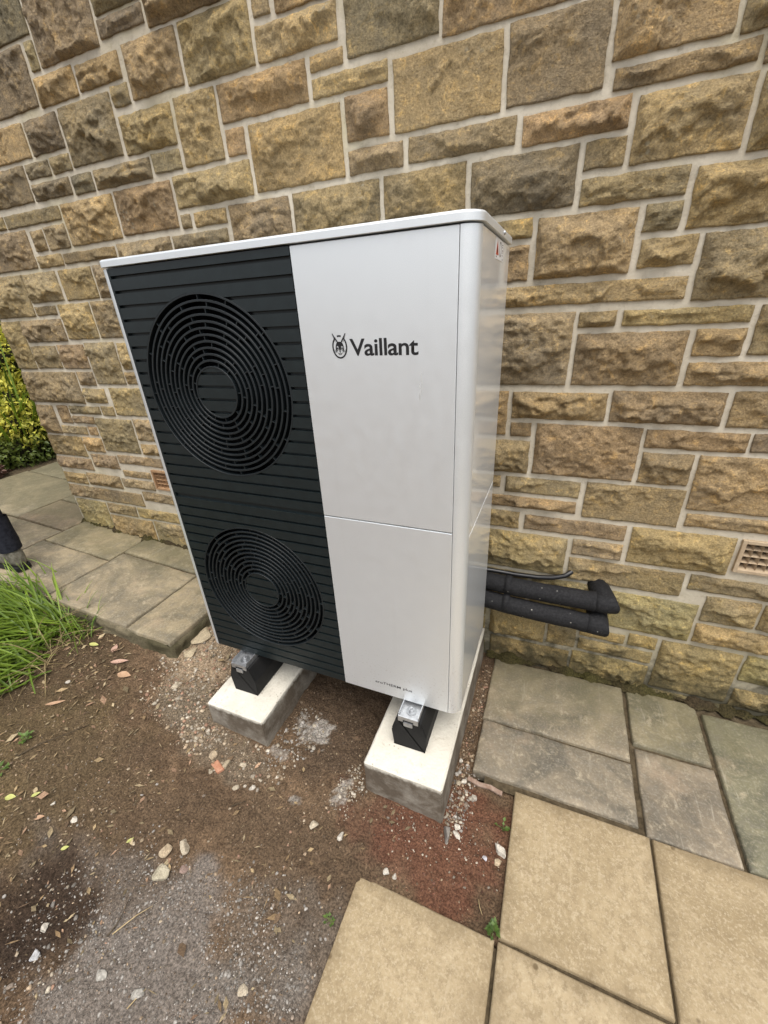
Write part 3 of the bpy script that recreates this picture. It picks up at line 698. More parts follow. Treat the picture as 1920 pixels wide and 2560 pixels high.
# moss and washed-in dirt where the wall meets the paving
def base_bank(name, x0, x1, zf, label, seed):
    xs_ = np.arange(x0, x1, .008)
    prof = [(.0, .045), (-.012, .030), (-.026, .016), (-.040, .006), (-.055, -.006)]
    rows = []
    n = fbm(xs_ * 7, xs_ * 0, seed, 4); n2 = fbm(xs_ * 30, xs_ * 0, seed + 3, 4)
    k = np.clip(.5 + .9 * n + .35 * n2, .06, 1.6)
    for j, (yy, zz) in enumerate(prof):
        rows.append(np.stack([xs_ + .004 * fbm(xs_ * 40, xs_ * 0 + j, seed, 2), WALL_Y - .004 + yy * k + .004 * fbm(xs_ * 60, xs_ * 0 + j * 3, seed, 2), zf(xs_) + zz * k + .003 * fbm(xs_ * 70, xs_ * 0 + j * 2, seed, 2) - .002], -1))
    V = np.concatenate(rows); ii = np.arange(len(V)).reshape(len(prof), len(xs_))
    me = np_mesh(name, V, np.stack([ii[1:, :-1], ii[1:, 1:], ii[:-1, 1:], ii[:-1, :-1]], -1).reshape(-1, 4))
    g = np.clip(.5 + 1.1 * fbm(V[:, 0] * 5, V[:, 1] * 5, seed, 4), 0, 1)[:, None]
    set_col(me, np.array((.050, .037, .021)) * (1 - g) + np.array((.058, .052, .017)) * g)
    o = mesh_obj(name, me, None, SOIL, smooth=True)
    return tag(o, label, 'moss', kind='stuff')
base_bank('moss', 1.10, 2.72, lambda x: np.full_like(x, PATIO_Z), 'moss and dirt along the wall base on the patio', 3.0)
base_bank('moss', -1.86, -.1, lambda x: path_z(x) + .0, 'moss and dirt along the wall base on the path', 6.0)
# ------------------------------------------------------------------ heat pump
W_, D_, H_ = 1.10, .475, 1.421
hp = thing('heat_pump', 'tall white and black heat pump unit with two round fan grilles', 'heat pump')
XLf, XB, XS = .035, .656, 1.061
ZM = .7155
box('front_panel', XB + .0015, XS - .0012, 0, .012, ZM + .0016, H_, hp, PAINT, .0018)
box('front_panel', XB + .0015, XS - .0012, 0, .012, -.006, ZM - .0016, hp, PAINT, .0018)
def post(name, cx, cy, rad, a0, a1, flat, sign):
    n = 12
    out, inn = [], []
    for k in range(n + 1):
        a = a0 + (a1 - a0) * k / n
        out.append((cx + rad * math.cos(a), cy + rad * math.sin(a))); inn.append((cx + (rad - .010) * math.cos(a), cy + (rad - .010) * math.sin(a)))
    if flat:
        out = [(flat, out[0][1])] + out; inn = [(flat, inn[0][1])] + inn
    V, F = [], []
    m = len(out)
    for z in (-.004, H_):
        V += [(x, y, z) for x, y in out] + [(x, y, z) for x, y in inn]
    for k in range(m - 1):
        F.append((k, k + 1, 2 * m + k + 1, 2 * m + k)); F.append((m + k + 1, m + k, 3 * m + k, 3 * m + k + 1))
        F.append((k + 1, k, m + k, m + k + 1)); F.append((2 * m + k, 2 * m + k + 1, 3 * m + k + 1, 3 * m + k))
    F.append((0, 2 * m, 3 * m, m)); F.append((m - 1, 2 * m - 1, 4 * m - 1, 3 * m - 1))
    bm = bmesh.new()
    vs = [bm.verts.new(v) for v in V]
    for f in F: bm.faces.new([vs[q] for q in f])
    o = from_bm(name, bm, hp, PAINT)
    o.data.polygons.foreach_set('use_smooth', [True] * len(o.data.polygons)); o.data.set_sharp_from_angle(angle=math.radians(30))
    return o
post('corner_post', 1.0625, .0375, .0375, -PI / 2, 0, XS + .0004, 1)
post('corner_post', .033, .033, .033, -PI / 2, -PI, XLf - .0008, -1)
box('side_panel', W_ - .012, W_ - .0006, .0390, D_, .692, H_, hp, PAINT_SIDE, .0015)
box('side_panel', W_ - .012, W_ - .0006, .0390, D_, -.004, .6888, hp, PAINT_SIDE, .0015)
box('side_panel', .0006, .012, .0345, D_, -.004, H_, hp, PAINT, .0015)
box('base_plate', .014, W_ - .014, .014, D_ - .004, -.003, .004, hp, ZINC)
bk = box('back_guard', .014, W_ - .014, D_ - .014, D_ - .006, .005, H_ - .003, hp, SLAT)
bm = bmesh.new()
for k in range(36):
    bm_box(bm, .02 + k * .0302, .028 + k * .0302, D_ - .006, D_ + .004, .02, H_ - .02)
o = from_bm('guard_bars', bm, bk, SLAT); o['kind'] = 'stuff'
# lid with rounded corners
def rrect(x0, x1, y0, y1, r, n=8):
    P = []
    for cx, cy, a, rr in ((x1, y0, -PI / 2, r[1]), (x1, y1, 0, r[2]), (x0, y1, PI / 2, r[3]), (x0, y0, PI, r[0])):
        sx, sy = (1 if cx == x1 else -1), (1 if cy == y1 else -1)
        for k in range(n + 1):
            an = a + PI / 2 * k / n
            P.append((cx - sx * rr + rr * math.cos(an), cy - sy * rr + rr * math.sin(an)))
    return P
lb = bmesh.new()
prof = [(0.002, 1.4245), (0, 1.4256), (0, 1.4395), (.0010, 1.4420), (.0036, 1.4440)]
rings = []
for ins, z in prof:
    rings.append([lb.verts.new((x, y, z)) for x, y in rrect(.0105 + ins, 1.1055 - ins, -.0055 + ins, .481 - ins, (.02, .046, .012, .012))])
for a, b in zip(rings[:-1], rings[1:]):
    for k in range(len(a)):
        q = (k + 1) % len(a)
        lb.faces.new((a[k], a[q], b[q], b[k]))
lb.faces.new(rings[0][::-1]); lb.faces.new(rings[-1])
lid = from_bm('lid', lb, hp, PAINT)
lid.data.polygons.foreach_set('use_smooth', [True] * len(lid.data.polygons)); lid.data.set_sharp_from_angle(angle=math.radians(18))
bm = bmesh.new()
bmesh.ops.create_cone(bm, cap_ends=True, segments=14, radius1=.0055, radius2=.0042, depth=.004, matrix=Matrix.Translation((1.1070, .303, 1.4350)) @ Matrix.Rotation(PI / 2, 4, 'Y'))
from_bm('screw', bm, lid, ZINC)
# anthracite half: back plates with the round openings, then the slats
FANS = [(.340, 1.079), (.343, .356)]
RF, RH = .2655, .0735
def cut_piece(bm, z0, z1, cz, cx, R, xa, xb, y0, y1, n, side=None):
    """strip xa..xb, z0..z1 minus a disc"""
    zs = [z0 + (z1 - z0) * k / n for k in range(n + 1)]
    hit = any(abs(z - cz) < R for z in zs)
    if not hit:
        if side != 1: prism(bm, [(xa, z0), (xb, z0), (xb, z1), (xa, z1)], y0, y1)
        return
    full_lo = [z for z in zs if z <= cz - R]; 
    zlo, zhi = max(z0, cz - R), min(z1, cz + R)
    if zlo > z0 + 1e-6 or zhi < z1 - 1e-6:
        n = max(n, 14)
    zz = [zlo + (zhi - zlo) * k / n for k in range(n + 1)]
    dx = [math.sqrt(max(0, R * R - (z - cz) ** 2)) for z in zz]
    L = [(cx - d, z) for d, z in zip(dx, zz)]; Rr = [(cx + d, z) for d, z in zip(dx, zz)]
    if zlo > z0 + 1e-6: L = [(cx, z0)] + L; Rr = [(cx, z0)] + Rr
    if zhi < z1 - 1e-6: L = L + [(cx, z1)]; Rr = Rr + [(cx, z1)]
    def clean(p):
        q = [p[0]]
        for a in p[1:]:
            if math.hypot(a[0] - q[-1][0], a[1] - q[-1][1]) > 1e-5: q.append(a)
        return q
    if zlo > z0 + 1e-6 or zhi < z1 - 1e-6:
        # slat that clears the opening on one edge: one continuous piece with a bite
        if side == 1: return
        if zlo > z0 + 1e-6 and zhi < z1 - 1e-6:
            prism(bm, [(xa, z0)] + clean(L) + [(xa, z1)], y0, y1); prism(bm, [(xb, z1)] + clean(Rr)[::-1] + [(xb, z0)], y0, y1)
        elif zlo > z0 + 1e-6:
            arc = clean([q for q in L if q[1] >= zlo - 1e-9][::-1] + [q for q in Rr if q[1] >= zlo - 1e-9])
            prism(bm, [(xa, z0), (xb, z0), (xb, z1)] + arc[::-1] + [(xa, z1)], y0, y1)
        else:
            arc = clean([q for q in L if q[1] <= zhi + 1e-9] + [q for q in Rr if q[1] <= zhi + 1e-9][::-1])
            prism(bm, [(xa, z0)] + arc + [(xb, z0), (xb, z1), (xa, z1)], y0, y1)
        return
    if side != 1: prism(bm, [(xa, z0)] + clean(L) + [(xa, z1)], y0, y1)
    if side != 0: prism(bm, [(xb, z1)] + clean(Rr)[::-1] + [(xb, z0)], y0, y1)
def disc_piece(bm, z0, z1, cz, cx, R, y0, y1, n=8):
    zlo, zhi = max(z0, cz - R), min(z1, cz + R)
    if zhi - zlo < .002: return
    zz = [zlo + (zhi - zlo) * k / n for k in range(n + 1)]
    dx = [math.sqrt(max(0, R * R - (z - cz) ** 2)) for z in zz]
    poly = [(cx + d, z) for d, z in zip(dx, zz) if d > 1e-4] + [(cx - d, z) for d, z in list(zip(dx, zz))[::-1] if d > 1e-4]
    prism(bm, poly, y0, y1)
for (cx, cz), z0, z1, g0, g1 in ((FANS[0], ZM + .008, H_, .7565, 1.3985), (FANS[1], -.002, ZM - .008, .0315, .672)):
    bm = bmesh.new()
    cut_piece(bm, z0, z1, cz, cx, RF, XLf, XB, .011, .016, 48)
    from_bm('back_plate', bm, hp, SLAT)
    gr = [g0 + (g1 - g0) * k / 17 for k in range(18)]
    edges = [z0] + [e for g in gr for e in (g - .0040, g + .0040)] + [z1]
    for k in range(0, len(edges), 2):
        a, b = edges[k], edges[k + 1]
        if b - a < .004: continue
        for side in (0, 1):
            bm = bmesh.new()
            cut_piece(bm, a, b, cz, cx, RF, XLf, XB - .0004, 0, .0112, 8, side)
            if len(bm.verts): from_bm('slat', bm, hp, SLAT)
            else: bm.free()
    # round opening: shroud, grille rings, spokes, hub, fan behind
    def lathe(bm, prof, n=96):
        R_ = []
        for k in range(n):
            an = 2 * PI * k / n
            R_.append([bm.verts.new((cx + r * math.cos(an), y, cz + r * math.sin(an))) for r, y in prof])
        m = len(prof)
        for k in range(n):
            q = (k + 1) % n
            for j in range(m):
                w = (j + 1) % m
                bm.faces.new((R_[k][j], R_[q][j], R_[q][w], R_[k][w]))
    bm = bmesh.new(); lathe(bm, [(RF - .001, .0105), (RF + .004, .0105), (RF + .004, .12), (RF - .001, .12)])
    fan_g = from_bm('fan_grille', bm, hp, VOID)
    bm = bmesh.new(); lathe(bm, [(.001, .119), (RF + .002, .119), (RF + .002, .1235), (.001, .1235)])
    from_bm('shroud_back', bm, fan_g, VOID)
    NR = 11
    radii = [RH + (RF - .0028 - RH) * k / NR for k in range(NR + 1)]
    for k, r in enumerate(radii):
        bm = bmesh.new()
        t = .0031 if 0 < k < NR else .0026
        yf = .0022 if 0 < k < NR else -.0004
        lathe(bm, [(r - t * .8, yf), (r + t * .8, yf), (r + t, yf + .0008), (r + t * .55, .030), (r - t * .55, .030), (r - t, yf + .0008)])
        o = from_bm('ring', bm, fan_g, RING, smooth=True); o.data.set_sharp_from_angle(angle=math.radians(25))
    bm = bmesh.new()
    for k in range(NR):
        cnt = 9 if k < 5 else 12
        for q in range(cnt):
            an = 2 * PI * (q + (k * .618) % 1.0 + .22 * math.sin(q * 2.3 + k * 1.7)) / cnt
            c_, s_ = math.cos(an), math.sin(an)
            ra, rb = radii[k] + .0025, radii[k + 1] - .0025
            vv = []
            for y in (.0034, .018):
                for r, tt in ((ra, -.0013), (rb, -.0013), (rb, .0013), (ra, .0013)):
                    vv.append(bm.verts.new((cx + r * c_ - tt * s_, y, cz + r * s_ + tt * c_)))
            for f in ((0, 1, 2, 3), (7, 6, 5, 4), (0, 4, 5, 1), (1, 5, 6, 2), (2, 6, 7, 3), (3, 7, 4, 0)):
                bm.faces.new([vv[w] for w in f])
    o = from_bm('spokes', bm, fan_g, RING); o['kind'] = 'stuff'
    bm = bmesh.new(); lathe(bm, [(.001, .012), (RH + .002, .012), (RH + .002, .03), (.001, .03)], 48)
    from_bm('hub_plate', bm, fan_g, SLAT)
    for k in range(0, len(edges), 2):
        bm = bmesh.new(); disc_piece(bm, edges[k], edges[k + 1], cz, cx, RH - .001, .001, .0125)
        if len(bm.verts): from_bm('hub_slat', bm, fan_g, SLAT)
        else: bm.free()
    bm = bmesh.new()
    for q in range(5):
        a0 = 2 * PI * q / 5
        rowsv = []
        for kk in range(7):
            r = .06 + .19 * kk / 6
            w0, w1 = a0 + .10 * kk / 6, a0 + .75 + .22 * kk / 6
            rowsv.append([bm.verts.new((cx + r * math.cos(w0 + (w1 - w0) * j / 5), .055 + .05 * j / 5, cz + r * math.sin(w0 + (w1 - w0) * j / 5))) for j in range(6)])
        for kk in range(6):
            for j in range(5):
                bm.faces.new((rowsv[kk][j], rowsv[kk][j + 1], rowsv[kk + 1][j + 1], rowsv[kk + 1][j]))
    from_bm('fan_blades', bm, fan_g, VOID, smooth=True)
box('edge_trim', XLf, XLf + .0075, -.0004, .0110, -.002, H_, hp, SLAT)
# strip recessed between the two anthracite halves
box('joint_strip', XLf + .0078, XB, .0075, .011, ZM - .009, ZM + .009, hp, SLAT)

# lettering and emblem
def text_mesh(name, s, x0, x1, zbase, cap, mat, bold=0.0, y=-.0004, spacing=1.0):
    cu = bpy.data.curves.new(name, 'FONT')
    cu.body = s; cu.size = 1.0; cu.offset = bold; cu.space_character = spacing; cu.fill_mode = 'FRONT'
    o = bpy.data.objects.new('tmp', cu); COL.objects.link(o)
    dg = bpy.context.evaluated_depsgraph_get(); dg.update()
    me = bpy.data.meshes.new_from_object(o.evaluated_get(dg))
    bpy.data.objects.remove(o, do_unlink=True)
    co = np.zeros(len(me.vertices) * 3, np.float32); me.vertices.foreach_get('co', co); co = co.reshape(-1, 3)
    mx, Mx = co[:, 0].min(), co[:, 0].max()
    # cap height measured on the glyph outlines
    k = (x1 - x0) / (Mx - mx)
    kz = cap / .729
    new = np.stack([x0 + (co[:, 0] - mx) * k, np.full(len(co), y), zbase + co[:, 1] * kz], -1)
    me.vertices.foreach_set('co', new.astype(np.float32).ravel()); me.update()
    me.materials.clear()
    return mesh_obj(name, me, hp, mat)
text_mesh('brand_lettering', 'Vaillant', .7945, .9705, 1.1785, .0395, INK, .016, spacing=.95)
text_mesh('model_lettering', 'aroTHERM plus', .787, .929, 0.0450, .0118, GREYINK, .013, spacing=1.04)
em = bmesh.new()
EX, EZ = .7665, 1.1985
def sheet(bm, pts, y=-.0005):
    vs = [bm.verts.new((EX + x, y, EZ + z * .83)) for x, z in pts]
    bm.faces.new(vs)
def band(bm, cx, cz, rx, rz, t, a0, a1, n=40, y=-.0004):
    o_, i_ = [], []
    for k in range(n + 1):
        a = a0 + (a1 - a0) * k / n
        o_.append(bm.verts.new((EX + cx + rx * math.cos(a), y, EZ + cz + rz * math.sin(a))))
        i_.append(bm.verts.new((EX + cx + (rx - t) * math.cos(a), y, EZ + cz + (rz - t) * math.sin(a))))
    for k in range(n): bm.faces.new((o_[k], o_[k + 1], i_[k + 1], i_[k]))
band(em, 0, 0, .0208, .0272, .0038, math.radians(122), math.radians(418))
band(em, 0, 0, .0208, .0272, .0038, math.radians(74), math.radians(106), 8)
for s in (-1, 1):
    # ear: dark inner edge, pale inside, thin outer line
    sheet(em, [(s * .0035, .0120), (s * .0078, .0140), (s * .0130, .0240), (s * .0186, .0374), (s * .0172, .0378), (s * .0105, .0255), (s * .0060, .0185)][::s])
    sheet(em, [(s * .0098, .0130), (s * .0106, .0132), (s * .0142, .0210), (s * .0188, .0366), (s * .0182, .0370), (s * .0134, .0214)][::s])
    # eye with its lid, cheek patch and whiskers
    band(em, s * .0060, -.0022, .0034, .0058, .0010, 0, 2 * PI, 18)
    sheet(em, [(s * (.0062 + .0016 * math.cos(t)), -.0036 + .0030 * math.sin(t)) for t in [2 * PI * k / 10 for k in range(10)]][::s])
    sheet(em, [(s * .0098, .0040), (s * .0112, .0030), (s * .0116, -.0060), (s * .0098, -.0110), (s * .0070, -.0100), (s * .0090, -.0065), (s * .0100, -.0020)][::s])
    for k, (dz, dl) in enumerate(((-.0088, .0), (-.0118, .0012), (-.0148, -.0008))):
        sheet(em, [(s * .0075, -.0112 - k * .0012), (s * (.0158 + dl), dz + .0012), (s * (.0158 + dl), dz + .0003), (s * .0075, -.0122 - k * .0012)][::s])
sheet(em, [(-.0104, .0052), (-.0094, .0010), (-.0064, .0040), (-.0032, .0022), (-.0018, -.0105), (.0018, -.0105), (.0032, .0022), (.0064, .0040), (.0094, .0010), (.0104, .0052), (.0078, .0118), (.0040, .0146), (-.0040, .0146), (-.0078, .0118)])
sheet(em, [(-.0026, -.0112), (.0026, -.0112), (.0006, -.0150), (-.0006, -.0150)])
band(em, -.0030, -.0125, .0034, .0036, .0010, PI * 1.05, PI * 1.95, 10)
band(em, .0030, -.0125, .0034, .0036, .0010, PI * 1.05, PI * 1.95, 10)
band(em, 0, -.0132, .0050, .0054, .0014, PI * 1.1, PI * 1.9, 14)
bmesh.ops.triangulate(em, faces=em.faces)
from_bm('hare_emblem', em, hp, INK)
# scuff on the upper panel (dried drip)
bm = bmesh.new()
for x0, z0, x1, z1, w in ((.9775, 1.137, .9775, 1.108, .0022), (.9725, 1.112, .9735, 1.100, .0030), (.9755, 1.098, .972, 1.072, .0016), (.9715, 1.092, .9708, 1.073, .0016)):
    pts = []
    for k in range(7):
        t = k / 6; pts.append((x0 + (x1 - x0) * t, z0 + (z1 - z0) * t, w * math.sin(PI * (t * .85 + .1))))
    vs = [bm.verts.new((x - w_, -.0003, z)) for x, z, w_ in pts] + [bm.verts.new((x + w_, -.0003, z)) for x, z, w_ in pts[::-1]]
    bm.faces.new(vs)
from_bm('dried_drip', bm, hp, mat_plain('dried dirt', (.50, .51, .50), (.56, .57, .56), .6, .3, 200, 0))
# warning label on the side
lab = box('warning_label', W_ - .0004, W_ + .0001, .214, .345, 1.374, 1.418, hp, LABELW)
def yz(name, polys, mat, x=W_ + .0004):
    bm = bmesh.new()
    for p in polys: bm.faces.new([bm.verts.new((x, y, z)) for y, z in p])
    return from_bm(name, bm, lab, mat)
def ytri(y0, y1, z0, z1): return [(y0, z0), (y1, z0), ((y0 + y1) / 2, z1)]
yz('triangle', [ytri(.219, .263, 1.383, 1.414)], REDP)
yz('flame', [[(.238, 1.388), (.245, 1.388), (.2465, 1.394), (.2425, 1.401), (.2370, 1.394)]], INK, W_ + .0008)
bm = bmesh.new()
for k in range(28):
    a, b = 2 * PI * k / 28, 2 * PI * (k + 1) / 28
    bm.faces.new([bm.verts.new((W_ + .0004, .290 + r * math.cos(t), 1.398 + r * math.sin(t))) for r, t in ((.0165, a), (.0165, b), (.0135, b), (.0135, a))])
from_bm('circle', bm, lab, INK)
yz('fine_print', [[(.320, z), (.320 + l, z), (.320 + l, z + .002), (.320, z + .002)] for z, l in ((1.409, .015), (1.404, .012), (1.397, .017), (1.392, .010), (1.386, .014))] +
   [[(.222, 1.3775), (.234, 1.3775), (.234, 1.3795), (.222, 1.3795)], [(.325, 1.377), (.337, 1.377), (.337, 1.379), (.325, 1.379)]], GREYINK)['kind'] = 'stuff'

# ------------------------------------------------------------------ concrete blocks, rubber feet
def block(x0, x1, y0, y1, label):
    t = thing('concrete_block', label, 'concrete block', ((x0 + x1) / 2, y0, -.46), 'concrete blocks under the unit')
    w, d, h = x1 - x0, y1 - y0, BLOCK_Z + .46
    bm = bmesh.new()
    bm_box(bm, -w / 2, w / 2, 0, d, 0, h)
    for v in bm.verts: v.co.x *= .985 if v.co.z > .1 else 1.01
    tops = [e for e in bm.edges if all(v.co.z > h - .001 for v in e.verts)]
    bmesh.ops.bevel(bm, geom=tops, offset=.006, segments=1, affect='EDGES')
    bmesh.ops.bevel(bm, geom=[e for e in bm.edges if abs(e.verts[0].co.z - e.verts[1].co.z) > .1], offset=.004, segments=2, affect='EDGES')
    bmesh.ops.subdivide_edges(bm, edges=[e for e in bm.edges if e.calc_length() > .15], cuts=14, use_grid_fill=True)
    P = np.array([v.co[:] for v in bm.verts]); sd = rnd.random() * 30
    N = fbm(P[:, 0] * 14 + P[:, 2] * 9, P[:, 1] * 14 + P[:, 2] * 7, sd, 3)
    for v, k in zip(bm.verts, N):
        v.co.z -= max(0, k) * .003 * (v.co.z > .2); v.co.x += k * .0015; v.co.y += k * .002
    o = from_bm('block_body', bm, t, CONC)
    return t
block(.793, 1.087, -.167, .665, 'concrete block under the white half of the unit, nearer the patio')
block(.060, .348, -.162, .665, 'concrete block under the black fan half of the unit')
def foot(cx, label):
    t = thing('rubber_foot', label, 'rubber foot', (cx, -.063, BLOCK_Z), 'rubber feet under the unit')
    half = [(.058, 0), (.0605, .004), (.0655, .078), (.0655, .084), (.046, .148), (.042, .1505)]
    poly = [(x, z) for x, z in half] + [(-x, z) for x, z in half[::-1]]
    bm = bmesh.new(); prism(bm, poly[::-1][::-1], 0, .60)
    bmesh.ops.bevel(bm, geom=[e for e in bm.edges if all(v.co.y < .01 for v in e.verts) and e.calc_length() > .02], offset=.005, segments=2, affect='EDGES')
    from_bm('rubber_body', bm, t, RUBBER)
    # galvanised channel let into the top, with its turned-down end
    bm = bmesh.new()
    w = .037
    bm_box(bm, -w, w, .004, .60, .1510, .1535)
    bm_box(bm, -w, -w + .003, .002, .60, .1536, .1735); bm_box(bm, w - .003, w, .002, .60, .1536, .1735)
    bm_box(bm, -w, -.020, -.004, .0015, .142, .1665); bm_box(bm, .020, w, -.004, .0015, .142, .1665)
    bm_box(bm, -.0198, .0198, -.004, .0015, .152, .1665)
    bm_box(bm, -.016, .016, -.006, -.0005, .124, .1405)
    ch = from_bm('bracket', bm, t, ZINC)
    bm = bmesh.new()
    bmesh.ops.create_cone(bm, cap_ends=True, segments=24, radius1=.019, radius2=.019, depth=.0022, matrix=Matrix.Translation((0, .038, .1549)))
    from_bm('washer', bm, ch, mat_zd)
    bm = bmesh.new()
    bmesh.ops.create_cone(bm, cap_ends=True, segments=6, radius1=.0095, radius2=.0092, depth=.007, matrix=Matrix.Translation((0, .038, .1596)))
    bmesh.ops.create_cone(bm, cap_ends=True, segments=14, radius1=.0045, radius2=.0042, depth=.012, matrix=Matrix.Translation((0, .038, .167)))
    from_bm('bolt', bm, ch, ZINC)
    # unit support beam resting in the channel
    return t
mat_zd = mat_plain('worn zinc washer', (.30, .31, .32), (.42, .43, .44), .4, .5, 80, .1, .9)
foot(.934, 'black rubber foot with bright bracket on the block nearer the patio')
foot(.1935, 'black rubber foot with bright bracket beneath the black fan grilles')
for x in (.934, .1935):
    box('foot_rail', x - .03, x + .03, .02, D_ - .02, -.0215, -.0035, hp, ZINC, .001)

# ------------------------------------------------------------------ pipes and cable
def pipe(label, yc, za, zb, zc, elbow, hole, r=.040):
    off = Vector((1.3, yc, zb))
    t = thing('insulated_pipe', label, 'pipe', off, 'lagged pipes between unit and wall')
    run = [Vector(p) - off for p in ((.86, .50, za + .006), (.90, yc - .05, za + .004), (.97, yc - .012, za + .002), (1.09, yc, za), (1.21, yc + .002, (za + zb) / 2 - .004), (1.334, yc, zb), (1.45, yc - .003, (zb + zc) / 2 + .001))]
    ex = Vector(elbow) - off; ho = Vector(hole) - off
    d1 = (ex - run[-1]).normalized(); d2 = (ho - ex).normalized()
    pts = run + [ex - d1 * .055, ex - d1 * .042]
    def lag(name, P, R, sd, flat=.0):
        # hand-fitted foam: slightly lumpy section
        V, F = tube_arrays(P, R, 24)
        V = np.array([v[:] for v in V]); n = fbm(V[:, 0] * 24, V[:, 1] * 24 + V[:, 2] * 24, sd, 3)
        C0 = np.repeat(np.array([p[:] for p in P]), 24, 0)
        V = C0 + (V - C0) * (1 + .035 * n)[:, None]
        return pyd(name, V, F, t, FOAM, smooth=True)
    fine = []
    for a_, b_ in zip(pts[:-1], pts[1:]):
        fine += [a_.lerp(b_, k / 4) for k in range(4)]
    fine.append(pts[-1])
    lag('lagging', fine, [r * (1 + .012 * math.sin(i * .9)) for i in range(len(fine))], zb * 40)
    lag('elbow', [ex - d1 * .0425, ex - d1 * .025, ex - d1 * .008, ex + (d1 - d2) * .006, ex + d2 * .010, ex + d2 * .028, ho + d2 * .02], [r * .995, r, r * 1.02, r * 1.05, r * 1.02, r, r], zb * 40 + 9)
    a_ = run[3] + Vector((.075, 0, -.001))
    tube('joint_tape', [a_, a_ + Vector((.028, .0005, -.0008))], r * 1.03, t, FOAM, 24)
    return t
pipe('upper black lagged pipe running from the unit into the wall', .600, .155, .145, .149, (1.572, .592, .151), (1.540, .69, .166))
pipe('lower black lagged pipe just above the damp wall base', .565, .082, .064, .062, (1.552, .556, .060), (1.545, .69, .074))
cb = arc_pts((.96, .52, .20), (1.02, .655, .18), (1.10, .660, .174), 5)[:-1] + [Vector(p) for p in ((1.10, .660, .174), (1.20, .664, .170), (1.30, .664, .175), (1.36, .664, .186), (1.405, .668, .203), (1.428, .680, .219), (1.440, .71, .228))]
cable = tube('power_cable', cb, .0105, None, CABLE, 14)
tag(cable, 'thin black cable entering the wall above the lagged pipes', 'cable')
# ------------------------------------------------------------------ loose stone chips
t_ = (1 + 5 ** .5) / 2
ICO = np.array([(-1, t_, 0), (1, t_, 0), (-1, -t_, 0), (1, -t_, 0), (0, -1, t_), (0, 1, t_), (0, -1, -t_), (0, 1, -t_), (t_, 0, -1), (t_, 0, 1), (-t_, 0, -1), (-t_, 0, 1)]) / math.hypot(1, t_)
ICF = np.array([(0, 11, 5), (0, 5, 1), (0, 1, 7), (0, 7, 10), (0, 10, 11), (1, 5, 9), (5, 11, 4), (11, 10, 2), (10, 7, 6), (7, 1, 8), (3, 9, 4), (3, 4, 2), (3, 2, 6), (3, 6, 8), (3, 8, 9), (4, 9, 5), (2, 4, 11), (6, 2, 10), (8, 6, 7), (9, 8, 1)])
rs = np.random.RandomState(21)
def occupied(x, y):
    m = (x > .785) & (x < 1.092) & (y > -.172) | (x > .052) & (x < .355) & (y > -.168)
    m |= (x > 1.303) | (x > .860) & (y < -.398) | (x > 1.142) & (y > .045) | (x < -.29) & (y > -.02)
    return m
def chips(name, zones, label, cat):
    VV, FF, CC = [], [], []
    off = 0
    for (cx, cy, sx, sy, n, s0, s1, pal) in zones:
        x = cx + sx * rs.uniform(-1, 1, n); y = cy + sy * rs.uniform(-1, 1, n)
        dens = fbm(x * 5, y * 5, cx * 7 + 3, 3)
        d = ((x - cx) / sx) ** 2 + ((y - cy) / sy) ** 2
        ok = ~occupied(x, y) & (dens > -.25 + .25 * rs.randn(n)) & (d < 1.05 + .3 * rs.randn(n))
        x, y = x[ok], y[ok]; n = len(x)
        s = s0 + (s1 - s0) * rs.power(.45, n) ** 1.6
        z = soil_z(x, y) + s * .02
        for k in range(n):
            a = rs.uniform(0, 6.283); sc = s[k] * np.array([rs.uniform(.6, 1.25), rs.uniform(.55, 1.0), rs.uniform(.32, .7)])
            v = ICO * (1 + .28 * rs.uniform(-1, 1, (12, 1))) * sc
            ca, sa = math.cos(a), math.sin(a)
            v = np.stack([v[:, 0] * ca - v[:, 1] * sa, v[:, 0] * sa + v[:, 1] * ca, v[:, 2]], -1) + (x[k], y[k], z[k])
            VV.append(v); FF.append(ICF + off); off += 12
            c = np.array(pal[rs.randint(len(pal))]) * rs.uniform(.7, 1.25)
            CC.append(np.tile(c, (12, 1)))
    me = np_mesh(name, np.concatenate(VV), np.concatenate(FF))
    set_col(me, np.concatenate(CC).clip(.01, .75))
    o = mesh_obj(name, me, None, PEBBLE)
    return tag(o, label, cat, kind='stuff')
PALE = [(.40, .35, .27), (.46, .41, .33), (.33, .28, .21), (.25, .215, .17)]
TAN = [(.36, .27, .18), (.30, .23, .15), (.42, .34, .24), (.22, .17, .115), (.33, .20, .135)]
GREY = [(.27, .25, .22), (.205, .185, .16), (.33, .305, .27), (.15, .135, .115), (.38, .35, .31), (.25, .20, .155)]
DIRT = [(.12, .084, .054), (.15, .106, .068), (.09, .064, .043), (.19, .14, .095)]
chips('gravel', [(.45, -.86, .46, .28, 8000, .0013, .0052, GREY), (.80, -.66, .30, .20, 1700, .0018, .0065, GREY), (.10, -.75, .55, .35, 700, .002, .008, GREY + TAN),
                 (.05, -.90, .2, .16, 160, .004, .012, PALE + GREY)], 'grey grit scattered over the soil in the foreground', 'gravel')
